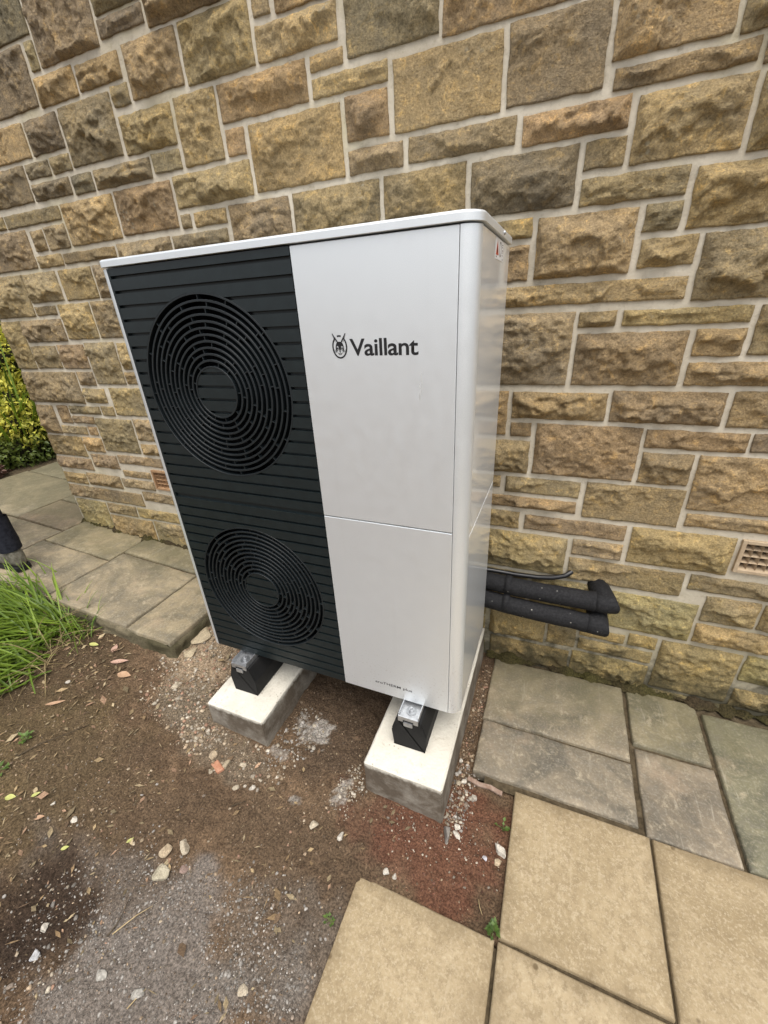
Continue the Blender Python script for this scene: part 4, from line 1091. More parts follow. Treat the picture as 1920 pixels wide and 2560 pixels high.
chips('stone_rubble', [(-.15, .12, .20, .30, 2600, .002, .011, TAN + PALE), (-.05, -.14, .24, .14, 1100, .0025, .012, PALE + TAN), (.22, -.245, .26, .09, 900, .0025, .011, PALE + TAN),
                       (.44, -.10, .09, .16, 350, .003, .012, PALE + GREY), (.74, -.19, .06, .10, 260, .002, .009, PALE), (1.118, .2, .03, .42, 1500, .002, .008, DIRT + DIRT + TAN),
                       (1.13, -.05, .05, .13, 260, .003, .010, PALE + GREY), (1.10, -.2, .2, .12, 260, .0015, .006, PALE), (.60, -.2, .3, .25, 500, .0015, .007, TAN + DIRT)],
      'pale crushed stone and mortar crumbs around the blocks and path end', 'rubble')
chips('soil_crumbs', [(.2, -.45, 1.2, .62, 9000, .0012, .0045, DIRT + DIRT + TAN[:2]), (1.1, -.25, .25, .22, 900, .0012, .004, [(.16, .07, .045), (.12, .055, .038), (.2, .1, .07)]),
                      (-.5, -.5, .6, .4, 2000, .0015, .006, DIRT + TAN), (.6, .15, .3, .3, 700, .002, .008, DIRT)], 'small crumbs of earth on the bare soil', 'soil')
def loose_stone(x, y, size, flat, col, label, seed, group=None, rot=None):
    r = np.random.RandomState(seed)
    bm = bmesh.new(); bmesh.ops.create_icosphere(bm, subdivisions=3, radius=1.0)
    P = np.array([v.co[:] for v in bm.verts])
    nrm = r.randn(9, 3); nrm /= np.linalg.norm(nrm, axis=1)[:, None]
    lim = np.min(np.where(P @ nrm.T > .05, r.uniform(.42, .85, 9) / np.maximum(P @ nrm.T, .05), 9), 1)
    P = P * np.minimum(1, lim)[:, None]
    P *= 1 + .06 * fbm(P[:, 0] * 3 + seed, P[:, 1] * 3, P[:, 2] * 3, 3)[:, None]
    a = r.uniform(0, 6.28) if rot is None else rot
    P *= np.array([1, r.uniform(.62, .85), flat]) * size / 2
    P = np.stack([P[:, 0] * math.cos(a) - P[:, 1] * math.sin(a), P[:, 0] * math.sin(a) + P[:, 1] * math.cos(a), P[:, 2]], -1)
    for v, p in zip(bm.verts, P): v.co = p
    me = bpy.data.meshes.new('loose_stone'); bm.to_mesh(me); bm.free()
    n = fbm(P[:, 0] * 60, P[:, 1] * 60, seed, 3)
    set_col(me, (np.array(col) * (1 + .25 * n[:, None])).clip(.02, .8))
    o = mesh_obj('loose_stone', me, None, PEBBLE, (x, y, float(soil_z(x, y)) + size * flat * .18))
    return tag(o, label, 'stone', group)
CR = (.40, .34, .25); WH = (.48, .44, .37); GY = (.33, .31, .27); TN = (.38, .30, .20); PK = (.24, .17, .14)
for k, (x, y, s, f, c, lb) in enumerate([
    (.302, -.565, .058, .5, CR, 'cream wedge of stone lying on the soil before the fan side'),
    (.254, -.590, .055, .5, TN, 'tan chip of stone touching the cream wedge'),
    (.287, -.645, .072, .35, (.36, .32, .23), 'flat triangular sliver of grey tan stone, largest in the front soil'),
    (.341, -.608, .036, .35, PK, 'dull pink round pebble right of the triangular sliver'),
    (.671, -.346, .044, .6, CR, 'rounded cream stone in the soil left of the buff slab corner'),
    (.776, -.340, .033, .6, WH, 'small white stone right of the rounded cream stone'),
    (1.288, -.172, .060, .6, WH, 'lumpy white stone against the edge of the buff slab'),
    (1.286, -.203, .032, .5, TN, 'small tan stone just in front of the lumpy white stone'),
    (1.175, -.043, .032, .7, WH, 'angular white stone on red clay before the wood strip'),
    (1.138, -.155, .030, .6, WH, 'white pebble beside the corner of the concrete block'),
    (1.142, -.182, .034, .5, WH, 'flat white pebble on red clay just off the block corner'),
    (1.245, -.213, .020, .7, (.50, .48, .50), 'tiny bluish white pebble on the red clay'),
    (1.112, -.008, .028, .7, CR, 'cream chip wedged by the block side'),
    (1.128, .004, .034, .7, WH, 'white lump in the chips at the end of the wood strip'),
    (1.100, .085, .022, .7, WH, 'single white chip in the dark gap beside the block'),
    (-.184, -.112, .046, .5, CR, 'cream stone on dark soil left of the block under the fans'),
    (-.610, -.303, .026, .6, WH, 'white pebble alone on the soil beside the grass'),
    (.167, -.275, .052, .6, TN, 'tan rubble lump before the block under the fans'),
    (.246, -.288, .045, .6, (.34, .28, .19), 'olive tan rubble lump beside the brick shard'),
    (.205, -.335, .030, .6, CR, 'small cream stone in front of the brick shard'),
    (.305, -.262, .034, .5, CR, 'cream chip right of the rubble lumps'),
    (.332, -.345, .034, .45, CR, 'hollow looking cream stone in front of the rubble lumps'),
    (.391, -.322, .026, .5, WH, 'small white stone right of the hollow looking stone'),
    (.955, -.371, .030, .6, WH, 'white stone touching the back edge of the lower buff slab'),
    (.985, -.372, .022, .6, WH, 'smaller white chip beside the stone at the slab edge'),
    (.700, -.755, .032, .5, CR, 'cream chip in the grit beside the lower buff slab'),
    (.313, -.878, .040, .5, GY, 'grey stone embedded in the front grit'),
    (.102, -.920, .040, .7, (.42, .42, .42), 'pale grey stone in the dark soil hollow'),
    (.060, -.870, .034, .7, WH, 'whitish stone at the upper side of the dark soil hollow'),
    (-.190, -.652, .022, .6, WH, 'white pebble on leafy soil below the grass'),
    (-.090, -.654, .030, .4, WH, 'white flake of stone on the trodden soil'),
    (.44, -.86, .040, .5, GY, 'grey oval stone in the middle of the grit'),
    ]):
    loose_stone(x, y, s, f, c, lb, 100 + k)
# brick shard, slate splinter, wood strip
bm = bmesh.new(); bm_box(bm, -.03, .03, -.014, .014, 0, .014, .003, 1)
for v in bm.verts: v.co.x += .25 * v.co.y; v.co.z *= 1 + 5 * v.co.x
o = from_bm('brick_shard', bm, None, mat_plain('soft red brick', (.36, .16, .09), (.46, .25, .16), .9, .2, 70, .6), (.218, -.309, float(soil_z(.218, -.309)) - .002))
o.rotation_euler = (.1, -.1, -.4); tag(o, 'orange brick shard among the rubble before the left block', 'brick')
bm = bmesh.new(); bm_box(bm, -.007, .007, -.028, .028, 0, .034, .003, 1)
for v in bm.verts: v.co.y *= .55 if v.co.z > .02 else 1; v.co.x *= .6 if v.co.y < 0 else 1.2
o = from_bm('slate_splinter', bm, None, mat_plain('grey slate', (.13, .115, .10), (.24, .22, .19), .8, .3, 60, .6), (1.108, -.195, float(soil_z(1.108, -.195)) - .006))
o.rotation_euler = (0, .25, .25); tag(o, 'dark slate splinter leaning at the block corner on red clay', 'stone')
bm = bmesh.new(); bm_box(bm, -.066, .066, -.008, .008, 0, .013, .002, 1)
bmesh.ops.subdivide_edges(bm, edges=[e for e in bm.edges if e.calc_length() > .1], cuts=8)
for v in bm.verts: v.co.y += .0025 * math.sin(v.co.x * 70); v.co.z += .0015 * math.sin(v.co.x * 110)
o = from_bm('wood_strip', bm, None, WOODM, (1.205, .018, float(soil_z(1.205, .018)) + .001))
o.rotation_euler = (.15, .03, -.05); tag(o, 'short weathered wooden strip along the edge of the grey flag', 'wood')
for k, (x, y, sx, sy, rz, lb) in enumerate(((-.268, .155, .15, .042, 1.50, 'long broken mortar lump along the cut end of the path'), (-.240, .045, .09, .040, 1.2, 'shorter broken mortar lump at the path corner'))):
    o = loose_stone(x, y, sx, .22, (.40, .33, .22), lb, 300 + k, None, rz)
    o.name = 'mortar_lump'; o['category'] = 'mortar'
# twigs and dead stalks
def twig(pts, r, label, mat=BARK):
    P = [(x, y, float(soil_z(x, y)) + .004 + dz) for x, y, dz in pts]
    o = tube('twig', P, [r * (1 - .5 * i / (len(P) - 1)) for i in range(len(P))], None, mat, 7)
    return tag(o, label, 'twig')
STRAW = mat_plain('dry straw', (.34, .25, .13), (.46, .36, .2), .8, .3, 60, .2)
twig([(.256, -.815, 0), (.262, -.79, .004), (.262, -.765, .008), (.252, -.735, .004)], .0022, 'dark crooked twig at the edge of the grit')
twig([(.268, -.806, 0), (.285, -.780, .006), (.303, -.75, .007), (.325, -.715, .003)], .0019, 'longer straw coloured stalk beside the dark twig', STRAW)
twig([(.434, -.893, 0), (.444, -.87, .004), (.452, -.848, .002)], .0016, 'short dry stalk lying in the grit', STRAW)
twig([(.364, -.404, 0), (.38, -.388, .004), (.400, -.369, .001)], .0018, 'small dark twig in front of the left block')
twig([(1.245, -.325, 0), (1.252, -.345, .004), (1.262, -.36, .002)], .0015, 'thin pale stalk on the red clay near the weed', STRAW)
twig([(-.46, -.60, 0), (-.42, -.54, .006), (-.37, -.47, .006), (-.34, -.40, .001)], .0022, 'long thin twig on the leafy soil below the grass')
# ------------------------------------------------------------------ leaves and plants
def leaf_quads(P, N, T, L, Wd, fold=.25):
    """P base (n,3), T direction, N normal; returns vertices and faces of folded pointed leaves (6 verts, 4 tris)"""
    S = np.cross(T, N); S /= np.linalg.norm(S, axis=1)[:, None] + 1e-9
    L = L[:, None]; Wd = Wd[:, None]
    a = P; m = P + T * L * .5 - N * L * .04; e = P + T * L - N * L * .12
    l = P + T * L * .42 + S * Wd * .5 + N * Wd * fold; r = P + T * L * .42 - S * Wd * .5 + N * Wd * fold
    V = np.stack([a, l, m, r, e], 1).reshape(-1, 3)
    b = np.arange(len(P))[:, None] * 5
    F = np.concatenate([b + q for q in ([0, 2, 1], [0, 3, 2], [1, 2, 4], [2, 3, 4])])
    return V, F
def foliage(name, parent, mat, blobs, n, ls, ratio=.55, seed=1, up=.5, shell=.55):
    r = np.random.RandomState(seed)
    P, T, N, C_ = [], [], [], []
    for (c, rad, w) in blobs:
        k = int(n * w)
        d = r.randn(k, 3); d /= np.linalg.norm(d, axis=1)[:, None]
        rr = (shell + (1 - shell) * r.rand(k)) ** .7
        lump = 1 + .22 * fbm(d[:, 0] * 3 + c[0], d[:, 1] * 3, d[:, 2] * 3 + seed, 3)
        p = np.array(c) + d * np.array(rad) * (rr * lump)[:, None]
        t = d + .7 * r.randn(k, 3) + np.array([0, 0, -.15]); t /= np.linalg.norm(t, axis=1)[:, None]
        nn = d * .5 + np.array([0, 0, up]) + .5 * r.randn(k, 3); nn -= t * (nn * t).sum(1)[:, None]; nn /= np.linalg.norm(nn, axis=1)[:, None]
        P.append(p); T.append(t); N.append(nn)
        C_.append(np.clip(.5 + .45 * fbm(p[:, 0] * 4, p[:, 1] * 4, p[:, 2] * 4, 2) + .22 * r.randn(k), 0, 1))
    P, T, N, C_ = map(np.concatenate, (P, T, N, C_))
    L = ls * r.uniform(.6, 1.25, len(P))
    V, F = leaf_quads(P, N, T, L, L * ratio * r.uniform(.8, 1.2, len(P)))
    me = np_mesh(name, V, F)
    set_col(me, np.repeat(C_, 5)[:, None] * np.ones(3))
    return mesh_obj(name, me, parent, mat)
def core(parent, blobs, mat, k=.62, name='dark_core'):  # solid dark lumps, added so no bright gaps show through the leaves
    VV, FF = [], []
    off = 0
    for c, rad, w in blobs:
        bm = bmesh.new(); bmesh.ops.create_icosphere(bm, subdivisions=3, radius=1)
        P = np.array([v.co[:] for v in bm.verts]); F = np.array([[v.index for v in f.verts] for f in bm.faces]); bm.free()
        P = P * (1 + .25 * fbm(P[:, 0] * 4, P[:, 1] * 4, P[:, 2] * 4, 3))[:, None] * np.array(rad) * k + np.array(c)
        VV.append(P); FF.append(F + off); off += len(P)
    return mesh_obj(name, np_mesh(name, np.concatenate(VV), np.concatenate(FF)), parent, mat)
CORE_DARK = mat_plain('dark crown filler', (.018, .016, .010), (.035, .034, .018), .9, .1, 30, .6)
YEL = mat_leaf('yellow green leaf', (.34, .37, .05), (.75, .68, .12), .45, .3)
MID = mat_leaf('green leaf', (.05, .085, .016), (.17, .21, .04), .45, .25)
DKG = mat_leaf('dark green leaf', (.012, .026, .009), (.045, .075, .02), .4, .15)
GRASSM = mat_leaf('grass blade', (.07, .125, .014), (.24, .34, .035), .45, .3)
REDL = mat_leaf('reddish leaf', (.09, .045, .03), (.22, .12, .09), .5, .2)
def shrub(name, label, base, blobs, mat, n, ls, seed, cmat=CORE_DARK, group=None, ratio=.55):
    t = thing(name, label, 'shrub', base, group)
    bl = [((c[0] - base[0], c[1] - base[1], c[2] - base[2]), r, w) for c, r, w in blobs]
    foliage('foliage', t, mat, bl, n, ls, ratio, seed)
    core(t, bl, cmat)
    for k in range(4):
        c = bl[k % len(bl)][0]
        a = k * 1.7
        tube('stem', [(.03 * math.cos(a), .03 * math.sin(a), -.05), (c[0] * .4 + .05 * math.cos(a), c[1] * .4 + .05 * math.sin(a), c[2] * .5), (c[0] + .1 * math.cos(a), c[1] + .1 * math.sin(a), c[2])], [.014, .011, .005], t, BARK, 7)
    return t
shrub('yellow_shrub', 'low shrub with bright yellow green leaves beyond the house corner', (-3.75, 1.70, .10),
      [((-3.78, 1.72, 1.02), (.28, .36, .30), .3), ((-3.72, 1.62, .62), (.30, .42, .30), .5), ((-3.62, 1.50, .42), (.25, .35, .25), .3), ((-3.95, 2.05, .60), (.35, .4, .35), .2)], YEL, 5200, .052, 5)
shrub('green_shrub', 'spreading green shrub at the far edge of the path', (-3.62, 1.25, .08),
      [((-3.62, 1.35, .20), (.27, .45, .20), .45), ((-3.68, .75, .22), (.30, .5, .22), .35), ((-3.60, 1.95, .25), (.3, .4, .25), .2)], MID, 5600, .045, 6)
shrub('red_leaved_plant', 'low reddish leaved plant hugging the far path edge', (-3.38, .80, .09), [((-3.40, .82, .13), (.10, .22, .07), 1)], REDL, 420, .05, 8)
shrub('evergreen_hedge', 'tall dark evergreen hedge closing the view past the house corner', (-5.3, 3.0, .1),
      [((-5.2, 1.6, 1.0), (.75, 1.3, 1.25), .22), ((-5.2, 3.4, 1.2), (.8, 1.5, 1.6), .26), ((-5.0, 2.6, 2.2), (.8, 1.5, 1.0), .2), ((-5.4, .0, 1.0), (.8, 1.2, 1.3), .16), ((-4.6, 4.6, 1.4), (1., 1.4, 1.7), .16)], DKG, 16000, .085, 9)
def blades(name, parent, mat, root, n, spread, az, ln, el, wd, seed, droop=1.0, segs=7):
    r = np.random.RandomState(seed)
    VV, FF, CC = [], [], []
    off = 0
    for k in range(n):
        a = math.radians(r.uniform(*az)); e = math.radians(r.uniform(*el)); L = r.uniform(*ln); w = r.uniform(*wd)
        x0, y0 = r.randn(2) * spread
        d = np.array([math.cos(a) * math.cos(e), math.sin(a) * math.cos(e), math.sin(e)])
        p = np.array([x0, y0, 0.0]); side = np.array([-math.sin(a), math.cos(a), 0])
        tw = r.uniform(-.5, .5); col = np.clip(r.normal(.5, .28), 0, 1)
        g = droop * r.uniform(.7, 1.4) / segs
        for q in range(segs + 1):
            t = q / segs
            hw = w * .5 * (1 - t ** 2.2) * (.55 + .45 * min(1, t * 4)) + .0004
            sd = side * math.cos(tw * t) + np.array([0, 0, 1]) * math.sin(tw * t)
            up = np.cross(d, sd)
            VV += [p - sd * hw, p - up * hw * .35, p + sd * hw]
            CC += [col * (.55 + .45 * min(1, t * 2.5))] * 3
            p = p + d * L / segs
            d = d + np.array([0, 0, -g]); d /= np.linalg.norm(d)
            fl = -.17
            gz = float(np.interp(p[0] + root[0], CX, CZ)) + .006 - root[2]
            if p[2] < gz: p[2] = gz + .004 * r.rand(); d[2] = max(d[2], 0)
        for q in range(segs):
            b = off + q * 3
            FF += [(b, b + 1, b + 4, b + 3), (b + 1, b + 2, b + 5, b + 4)]
        off += (segs + 1) * 3
    me = np_mesh(name, np.array(VV), np.array(FF))
    set_col(me, np.array(CC)[:, None] * np.ones(3))
    return mesh_obj(name, me, parent, mat, smooth=True)
DEAD = mat_leaf('dead grass stem', (.16, .115, .05), (.36, .28, .14), .7, .2)
def clump(label, root, sets, seed):
    t = thing('grass_clump', label, 'grass', (root[0], root[1], root[2]), 'long grass beside the path')
    for k, s in enumerate(sets):
        blades('blades', t, GRASSM, root, *s[:6], seed + k, s[6])
        blades('dead_stems', t, DEAD, root, max(8, s[0] // 6), s[1] * 1.3, (0, 360), (s[3][0] * .5, s[3][1] * .8), (5, 50), (.002, .005), seed + k + 500, 1.3)
    return t
sz_ = lambda x, y: float(soil_z(x, y, False))
clump('arching grass clump whose blades sweep left over the soil', (-1.02, -.10, sz_(-1.02, -.1)),
      [(260, .06, (150, 265), (.28, .55), (8, 52), (.008, .014), 1.1), (60, .06, (100, 330), (.15, .30), (20, 80), (.004, .008), 1.2)], 31)
clump('upright grass clump growing against the path edge below the boot', (-1.40, -.06, sz_(-1.4, -.06)),
      [(200, .09, (150, 300), (.14, .28), (30, 80), (.006, .010), 1.0)], 41)
clump('dense grass clump at the left picture edge', (-1.38, -.36, sz_(-1.38, -.36)),
      [(280, .12, (120, 320), (.22, .42), (12, 60), (.006, .012), 1.2)], 51)
clump('grass clump nearest the camera at the left edge', (-.92, -.33, sz_(-.92, -.33)),
      [(230, .08, (150, 290), (.24, .46), (8, 50), (.007, .013), 1.1)], 61)
clump('thin grass tuft where the soil meets the path edge', (-.86, -.07, sz_(-.86, -.07)),
      [(40, .05, (0, 360), (.08, .20), (20, 75), (.003, .006), 1.2)], 71)
t = thing('strap_leaved_plant', 'tall strap leaved plant beside the yellow shrub', 'plant', (-3.75, 1.40, .1))
blades('blades', t, GRASSM, (-3.75, 1.40, .1), 120, .09, (0, 360), (.7, 1.3), (40, 85), (.016, .028), 81, .7)
def small_weed(x, y, z, n, s, label, seed):
    t = thing('weed', label, 'weed', (x, y, z))
    r = np.random.RandomState(seed)
    a = r.uniform(0, 6.28, n); e = r.uniform(.2, 1.0, n)
    T = np.stack([np.cos(a) * np.cos(e), np.sin(a) * np.cos(e), np.sin(e)], -1)
    P = T * (s * r.uniform(.2, .9, n))[:, None] + r.randn(n, 3) * s * .15; P[:, 2] = np.abs(P[:, 2]) + .002
    N = np.stack([-.4 * np.cos(a), -.4 * np.sin(a), np.ones(n)], -1); N -= T * (N * T).sum(1)[:, None]; N /= np.linalg.norm(N, axis=1)[:, None]
    V, F = leaf_quads(P, N, T, np.full(n, s * .75) * r.uniform(.6, 1.2, n), np.full(n, s * .62) * r.uniform(.7, 1.2, n))
    me = np_mesh('leaves', V, F); set_col(me, np.repeat(r.rand(n), 5)[:, None] * np.ones(3))
    mesh_obj('leaves', me, t, WEEDM)
    VV, FF = [], []
    for k in range(n):
        v, f = tube_arrays([(0, 0, 0), tuple(P[k] * .5 + (0, 0, .002)), tuple(P[k])], .0012, 5)
        FF += [tuple(i + len(VV) for i in q) for q in f]; VV += v
    pyd('stalks', VV, FF, t, WEEDM2)
    return t
WEEDM = mat_leaf('weed leaf', (.055, .10, .022), (.13, .20, .04), .5, .25)
WEEDM2 = mat_plain('weed stalk', (.08, .10, .03), (.12, .14, .05), .6, .3, 40, 0)
small_weed(1.297, -.385, PATIO_Z - .012, 22, .020, 'small clover like weed in the corner where buff slabs meet', 3)
small_weed(1.289, -.100, sz_(1.289, -.1), 9, .020, 'tiny green weed by the side of the buff slab on red clay', 4)
small_weed(-.50, -.545, sz_(-.5, -.545), 12, .026, 'green seedling on the leafy soil at the left', 5)
small_weed(.846, -.545, sz_(.846, -.545), 8, .016, 'tiny seedling at the left edge of the lower buff slab', 6)
small_weed(-.47, -.66, sz_(-.47, -.66), 12, .035, 'broad leaved weed at the left picture edge', 7)
def leaf(x, y, L, w, az, mat, label, lift=.004, curl=.25):
    t = np.linspace(0, 1, 9)
    V, F = [], []
    for k, q in enumerate(t):
        hw = w * .5 * math.sin(PI * min(1, q ** .8)) + .0003
        zz = lift + curl * L * (q - .5) ** 2
        for s in (-1, 0, 1):
            V.append((L * (q - .5), hw * s, zz + abs(s) * hw * .35))
    for k in range(8):
        for s in range(2):
            b = k * 3 + s
            F.append((b, b + 1, b + 4, b + 3))
    o = pyd('fallen_leaf', V, F, None, mat, (x, y, float(soil_z(x, y))), smooth=True)
    o.rotation_euler = (rnd.uniform(-.12, .12), rnd.uniform(-.1, .1), az)
    return tag(o, label, 'leaf')
LT = mat_plain('dry tan leaf', (.36, .22, .13), (.46, .31, .2), .7, .3, 80, .2)
LP = mat_plain('pinkish dry leaf', (.40, .24, .18), (.50, .34, .26), .7, .3, 80, .2)
LY = mat_plain('yellowed leaf', (.34, .36, .10), (.48, .46, .18), .6, .3, 80, .2)
for a in [(-.505, -.13, .085, .030, .5, LP, 'pinkish dry leaf on the soil below the path edge'), (-.42, -.175, .070, .036, .2, LT, 'curled tan leaf right of the pinkish leaf'),
          (-.553, -.395, .075, .018, .75, LT, 'narrow tan leaf on the soil below the grass'), (-.19, -.70, .034, .016, .6, LT, 'orange tan leaf lying on leafy soil at the lower left'),
          (-.33, -.70, .036, .020, .5, LY, 'yellowed leaf near the left picture edge'), (-.26, -.66, .028, .013, 1.0, LY, 'small yellowed leaf right of the edge leaf'),
          (-.05, -.72, .024, .012, .8, LY, 'tiny yellow leaf on the trodden soil'), (.12, -.62, .024, .010, 1.1, LY, 'slim yellow leaf left of the triangular sliver'),
          (-.60, -.08, .060, .026, 2.2, LP, 'rosy dry leaf under the path edge'), (-.72, -.10, .055, .022, .2, LY, 'green yellow leaf where the grass thins out'),
          (.36, -.245, .032, .012, 1.3, LT, 'upright tan leaf by the front of the left block')]:
    leaf(*a)

# fine plant litter trodden into the soil
def litter(name, zones, label, seed):
    r = np.random.RandomState(seed)
    VV, FF, CC = [], [], []
    off = 0
    pal = [(.30, .22, .12), (.22, .15, .08), (.38, .30, .18), (.15, .10, .06), (.20, .155, .09), (.30, .19, .12)]
    for cx, cy, sx, sy, n in zones:
        x = cx + sx * r.uniform(-1, 1, n); y = cy + sy * r.uniform(-1, 1, n)
        ok = ~occupied(x, y) & (fbm(x * 4, y * 4, cx, 3) > -.2 + .3 * r.randn(n)); x, y = x[ok], y[ok]
        z = soil_z(x, y) + .0025
        for k in range(len(x)):
            L = r.uniform(.006, .03) * (1 if r.rand() > .12 else 1.7); w = L * r.choice([.08, .12, .35, .5]); a = r.uniform(0, 6.28); b = r.uniform(-.25, .35)
            d = np.array([math.cos(a) * math.cos(b), math.sin(a) * math.cos(b), math.sin(b)]); s_ = np.array([-math.sin(a), math.cos(a), r.uniform(-.3, .3)])
            p = np.array([x[k], y[k], z[k] + max(0, -math.sin(b) * L)])
            VV += [p, p + d * L * .5 + s_ * w * .5 + (0, 0, .002), p + d * L, p + d * L * .5 - s_ * w * .5]
            FF.append((off, off + 1, off + 2, off + 3)); off += 4
            CC += [np.array(pal[r.randint(6)]) * r.uniform(.6, 1.2)] * 4
    me = np_mesh(name, np.array(VV), np.array(FF)); set_col(me, np.array(CC))
    return tag(mesh_obj(name, me, None, PEBBLE), label, 'litter', kind='stuff')
litter('plant_litter', [(-.5, -.35, .6, .5, 1300), (.1, -.6, .7, .4, 420), (.6, -.3, .5, .3, 260), (-.85, -.15, .35, .25, 700), (.5, -.85, .5, .25, 160)], 'dry leaf bits and straw scattered on the soil', 17)

# ------------------------------------------------------------------ person walking away along the path (boot and shin in view)
per = thing('person', 'person in dark trousers and dark boots walking away along the path', 'person', (-1.70, .12, path_z(-1.7)))
BODY = {  # joints relative to the base
    'pelvis': ((-.10, .09, .93), .135), 'hipL': ((-.09, .0, .88), .095), 'hipR': ((-.11, .19, .88), .095),
    'kneeL': ((.03, -.005, .50), .066), 'ankL': ((.075, 0, .115), .050), 'kneeR': ((-.36, .20, .50), .066), 'ankR': ((-.50, .20, .12), .050),
    'waist': ((-.11, .09, 1.08), .125), 'chest': ((-.14, .09, 1.30), .150), 'neckb': ((-.16, .09, 1.47), .075), 'neck': ((-.175, .09, 1.53), .058),
    'chin': ((-.195, .09, 1.58), .078), 'head': ((-.195, .09, 1.67), .098), 'crown': ((-.19, .09, 1.735), .075),
    'shL': ((-.14, -.09, 1.41), .066), 'shR': ((-.14, .27, 1.41), .066), 'elL': ((-.04, -.13, 1.15), .048), 'wrL': ((-.13, -.12, .93), .033),
    'elR': ((-.22, .31, 1.15), .048), 'wrR': ((-.36, .30, .97), .033), 'haL': ((-.17, -.12, .86), .034), 'haR': ((-.42, .30, .92), .034)}
EDG = [('pelvis', 'hipL'), ('pelvis', 'hipR'), ('hipL', 'kneeL'), ('kneeL', 'ankL'), ('hipR', 'kneeR'), ('kneeR', 'ankR'), ('pelvis', 'waist'), ('waist', 'chest'), ('chest', 'neckb'), ('neckb', 'neck'),
       ('neck', 'chin'), ('chin', 'head'), ('head', 'crown'), ('chest', 'shL'), ('chest', 'shR'), ('shL', 'elL'), ('elL', 'wrL'), ('shR', 'elR'), ('elR', 'wrR'), ('wrL', 'haL'), ('wrR', 'haR')]
for S_, hd in (('L', (-.17, -.12, .86)), ('R', (-.42, .30, .92))):
    for k, (dx, dy, dz, l) in enumerate(((-.030, -.004, -.055, 1), (-.012, -.006, -.075, 1), (.006, -.006, -.072, 1), (.022, -.002, -.058, 1), (-.045, .015, -.02, 1))):
        n1, n2 = f'f{S_}{k}a', f'f{S_}{k}b'
        BODY[n1] = ((hd[0] + dx * .6, hd[1] + dy, hd[2] + dz * .55), .0095); BODY[n2] = ((hd[0] + dx * .8 - .012, hd[1] + dy, hd[2] + dz * 1.15), .008)
        EDG += [('ha' + S_, n1), (n1, n2)]
keys = list(BODY)
me = bpy.data.meshes.new('body')
me.from_pydata([BODY[k][0] for k in keys], [(keys.index(a), keys.index(b)) for a, b in EDG], [])
bo = bpy.data.objects.new('tmp_body', me); COL.objects.link(bo)
bo.modifiers.new('skin', 'SKIN'); ss = bo.modifiers.new('sub', 'SUBSURF'); ss.levels = 2; ss.render_levels = 2
for k, v in zip(keys, me.skin_vertices[0].data):
    r_ = BODY[k][1]; v.radius = (r_, r_ * (.8 if k in ('chest', 'waist', 'pelvis') else 1)); v.use_root = (k == 'pelvis')
dg = bpy.context.evaluated_depsgraph_get(); dg.update()
bme = bpy.data.meshes.new_from_object(bo.evaluated_get(dg)); bpy.data.objects.remove(bo, do_unlink=True)
TROUS = mat_plain('dark trousers cloth', (.010, .011, .016), (.026, .028, .038), .9, .2, 45, .8)
JACK = mat_plain('dark jacket cloth', (.016, .018, .022), (.03, .032, .038), .85, .25, 60, .5)
SKINM = mat_plain('skin', (.42, .26, .19), (.50, .32, .24), .55, .4, 30, .1)
HAIRM = mat_plain('brown hair', (.03, .02, .013), (.06, .04, .025), .7, .4, 90, .7)
bme.materials.clear()
for m_ in (TROUS, JACK, SKINM, HAIRM): bme.materials.append(m_)
for p in bme.polygons:
    c = p.center; p.use_smooth = True
    hand = c.z < .95 and (c.y < -.085 or c.y > .265) and c.z > .7
    if c.z > 1.50: p.material_index = 3 if (c.z > 1.67 or c.x > -.165) else 2
    elif hand: p.material_index = 2
    elif c.z > .93: p.material_index = 1
    else: p.material_index = 0
mesh_obj('body', bme, per)
for ey in (.058, .122):
    bm = bmesh.new(); bmesh.ops.create_uvsphere(bm, u_segments=12, v_segments=8, radius=.012, matrix=Matrix.Translation((-.282, ey, 1.655)))
    from_bm('eye', bm, per, LABELW, smooth=True)
bm = bmesh.new(); bmesh.ops.create_cone(bm, cap_ends=True, segments=10, radius1=.016, radius2=.006, depth=.045, matrix=Matrix.Translation((-.296, .09, 1.63)) @ Matrix.Rotation(.35, 4, 'Y'))
from_bm('nose', bm, per, SKINM, smooth=True)
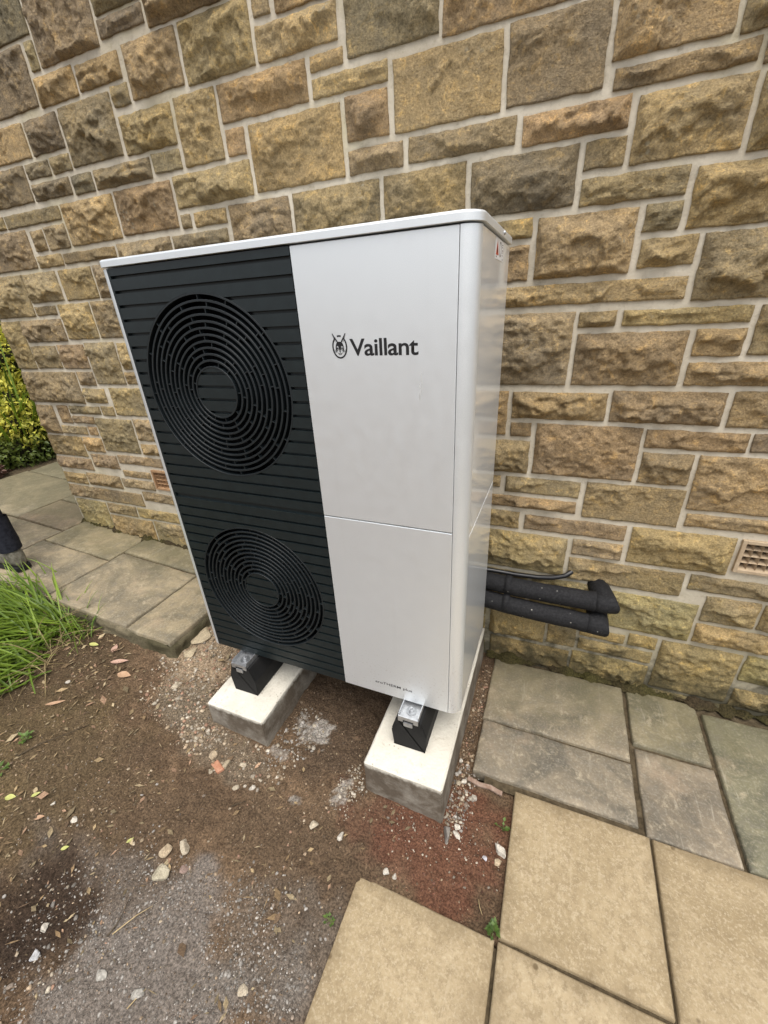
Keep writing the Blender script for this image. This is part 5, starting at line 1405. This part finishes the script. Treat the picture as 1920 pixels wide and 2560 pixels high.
BOOTM = mat_plain('dusty olive grey suede', (.10, .092, .068), (.22, .205, .165), .9, .2, 55, .5)
SOLEM = mat_plain('black rubber sole', (.010, .010, .010), (.02, .02, .02), .8, .3, 60, .5)
def boot(hx, cy, lift=0.0):
    # loft of cross sections from the heel (+x) to the toe (-x)
    secs = [(.045, .020, .075, .045), (.040, .034, .155, .05), (.0, .040, .165, .05), (-.05, .041, .130, .046), (-.10, .044, .100, .044), (-.15, .049, .082, .044), (-.20, .048, .070, .040), (-.235, .038, .055, .034), (-.25, .018, .040, .02)]
    V, F = [], []
    n = 14
    for x, hw, top, q in secs:
        for k in range(n):
            a = 2 * PI * k / n
            cz_, sz2 = math.cos(a), math.sin(a)
            V.append((hx + x, cy + hw * np.sign(cz_) * abs(cz_) ** .8, .020 + lift + (top - .02) * (.5 + .5 * np.sign(sz2) * abs(sz2) ** .8)))
    for i_ in range(len(secs) - 1):
        for k in range(n):
            F.append((i_ * n + k, (i_ + 1) * n + k, (i_ + 1) * n + (k + 1) % n, i_ * n + (k + 1) % n))
    F.append(tuple(range(n))); F.append(tuple((len(secs) - 1) * n + k for k in range(n))[::-1])
    o = pyd('boot', V, F, per, BOOTM, smooth=True)
    V, F = [], []
    out = [(.050, .022), (.040, .038), (0, .044), (-.06, .042), (-.15, .052), (-.21, .049), (-.245, .034), (-.258, .012)]
    ring = [(x, w) for x, w in out] + [(x, -w) for x, w in out[::-1]]
    m = len(ring)
    for z in (0, .024):
        V += [(hx + x, cy + w, z + lift) for x, w in ring]
    F = [tuple(range(m))[::-1], tuple(range(m, 2 * m))] + [(k, (k + 1) % m, m + (k + 1) % m, m + k) for k in range(m)]
    pyd('sole', V, F, o, SOLEM)
boot(.085, 0.0, .004); boot(-.50, .20)
# trouser hems
for hx, cy in ((.078, 0.0), (-.50, .20)):
    V, F = tube_arrays([(hx - .010, cy, .34), (hx - .004, cy, .26), (hx, cy, .19), (hx, cy, .135)], [.060, .058, .060, .057], 18, False)
    pyd('trouser_hem', V, F, per, TROUS, smooth=True)
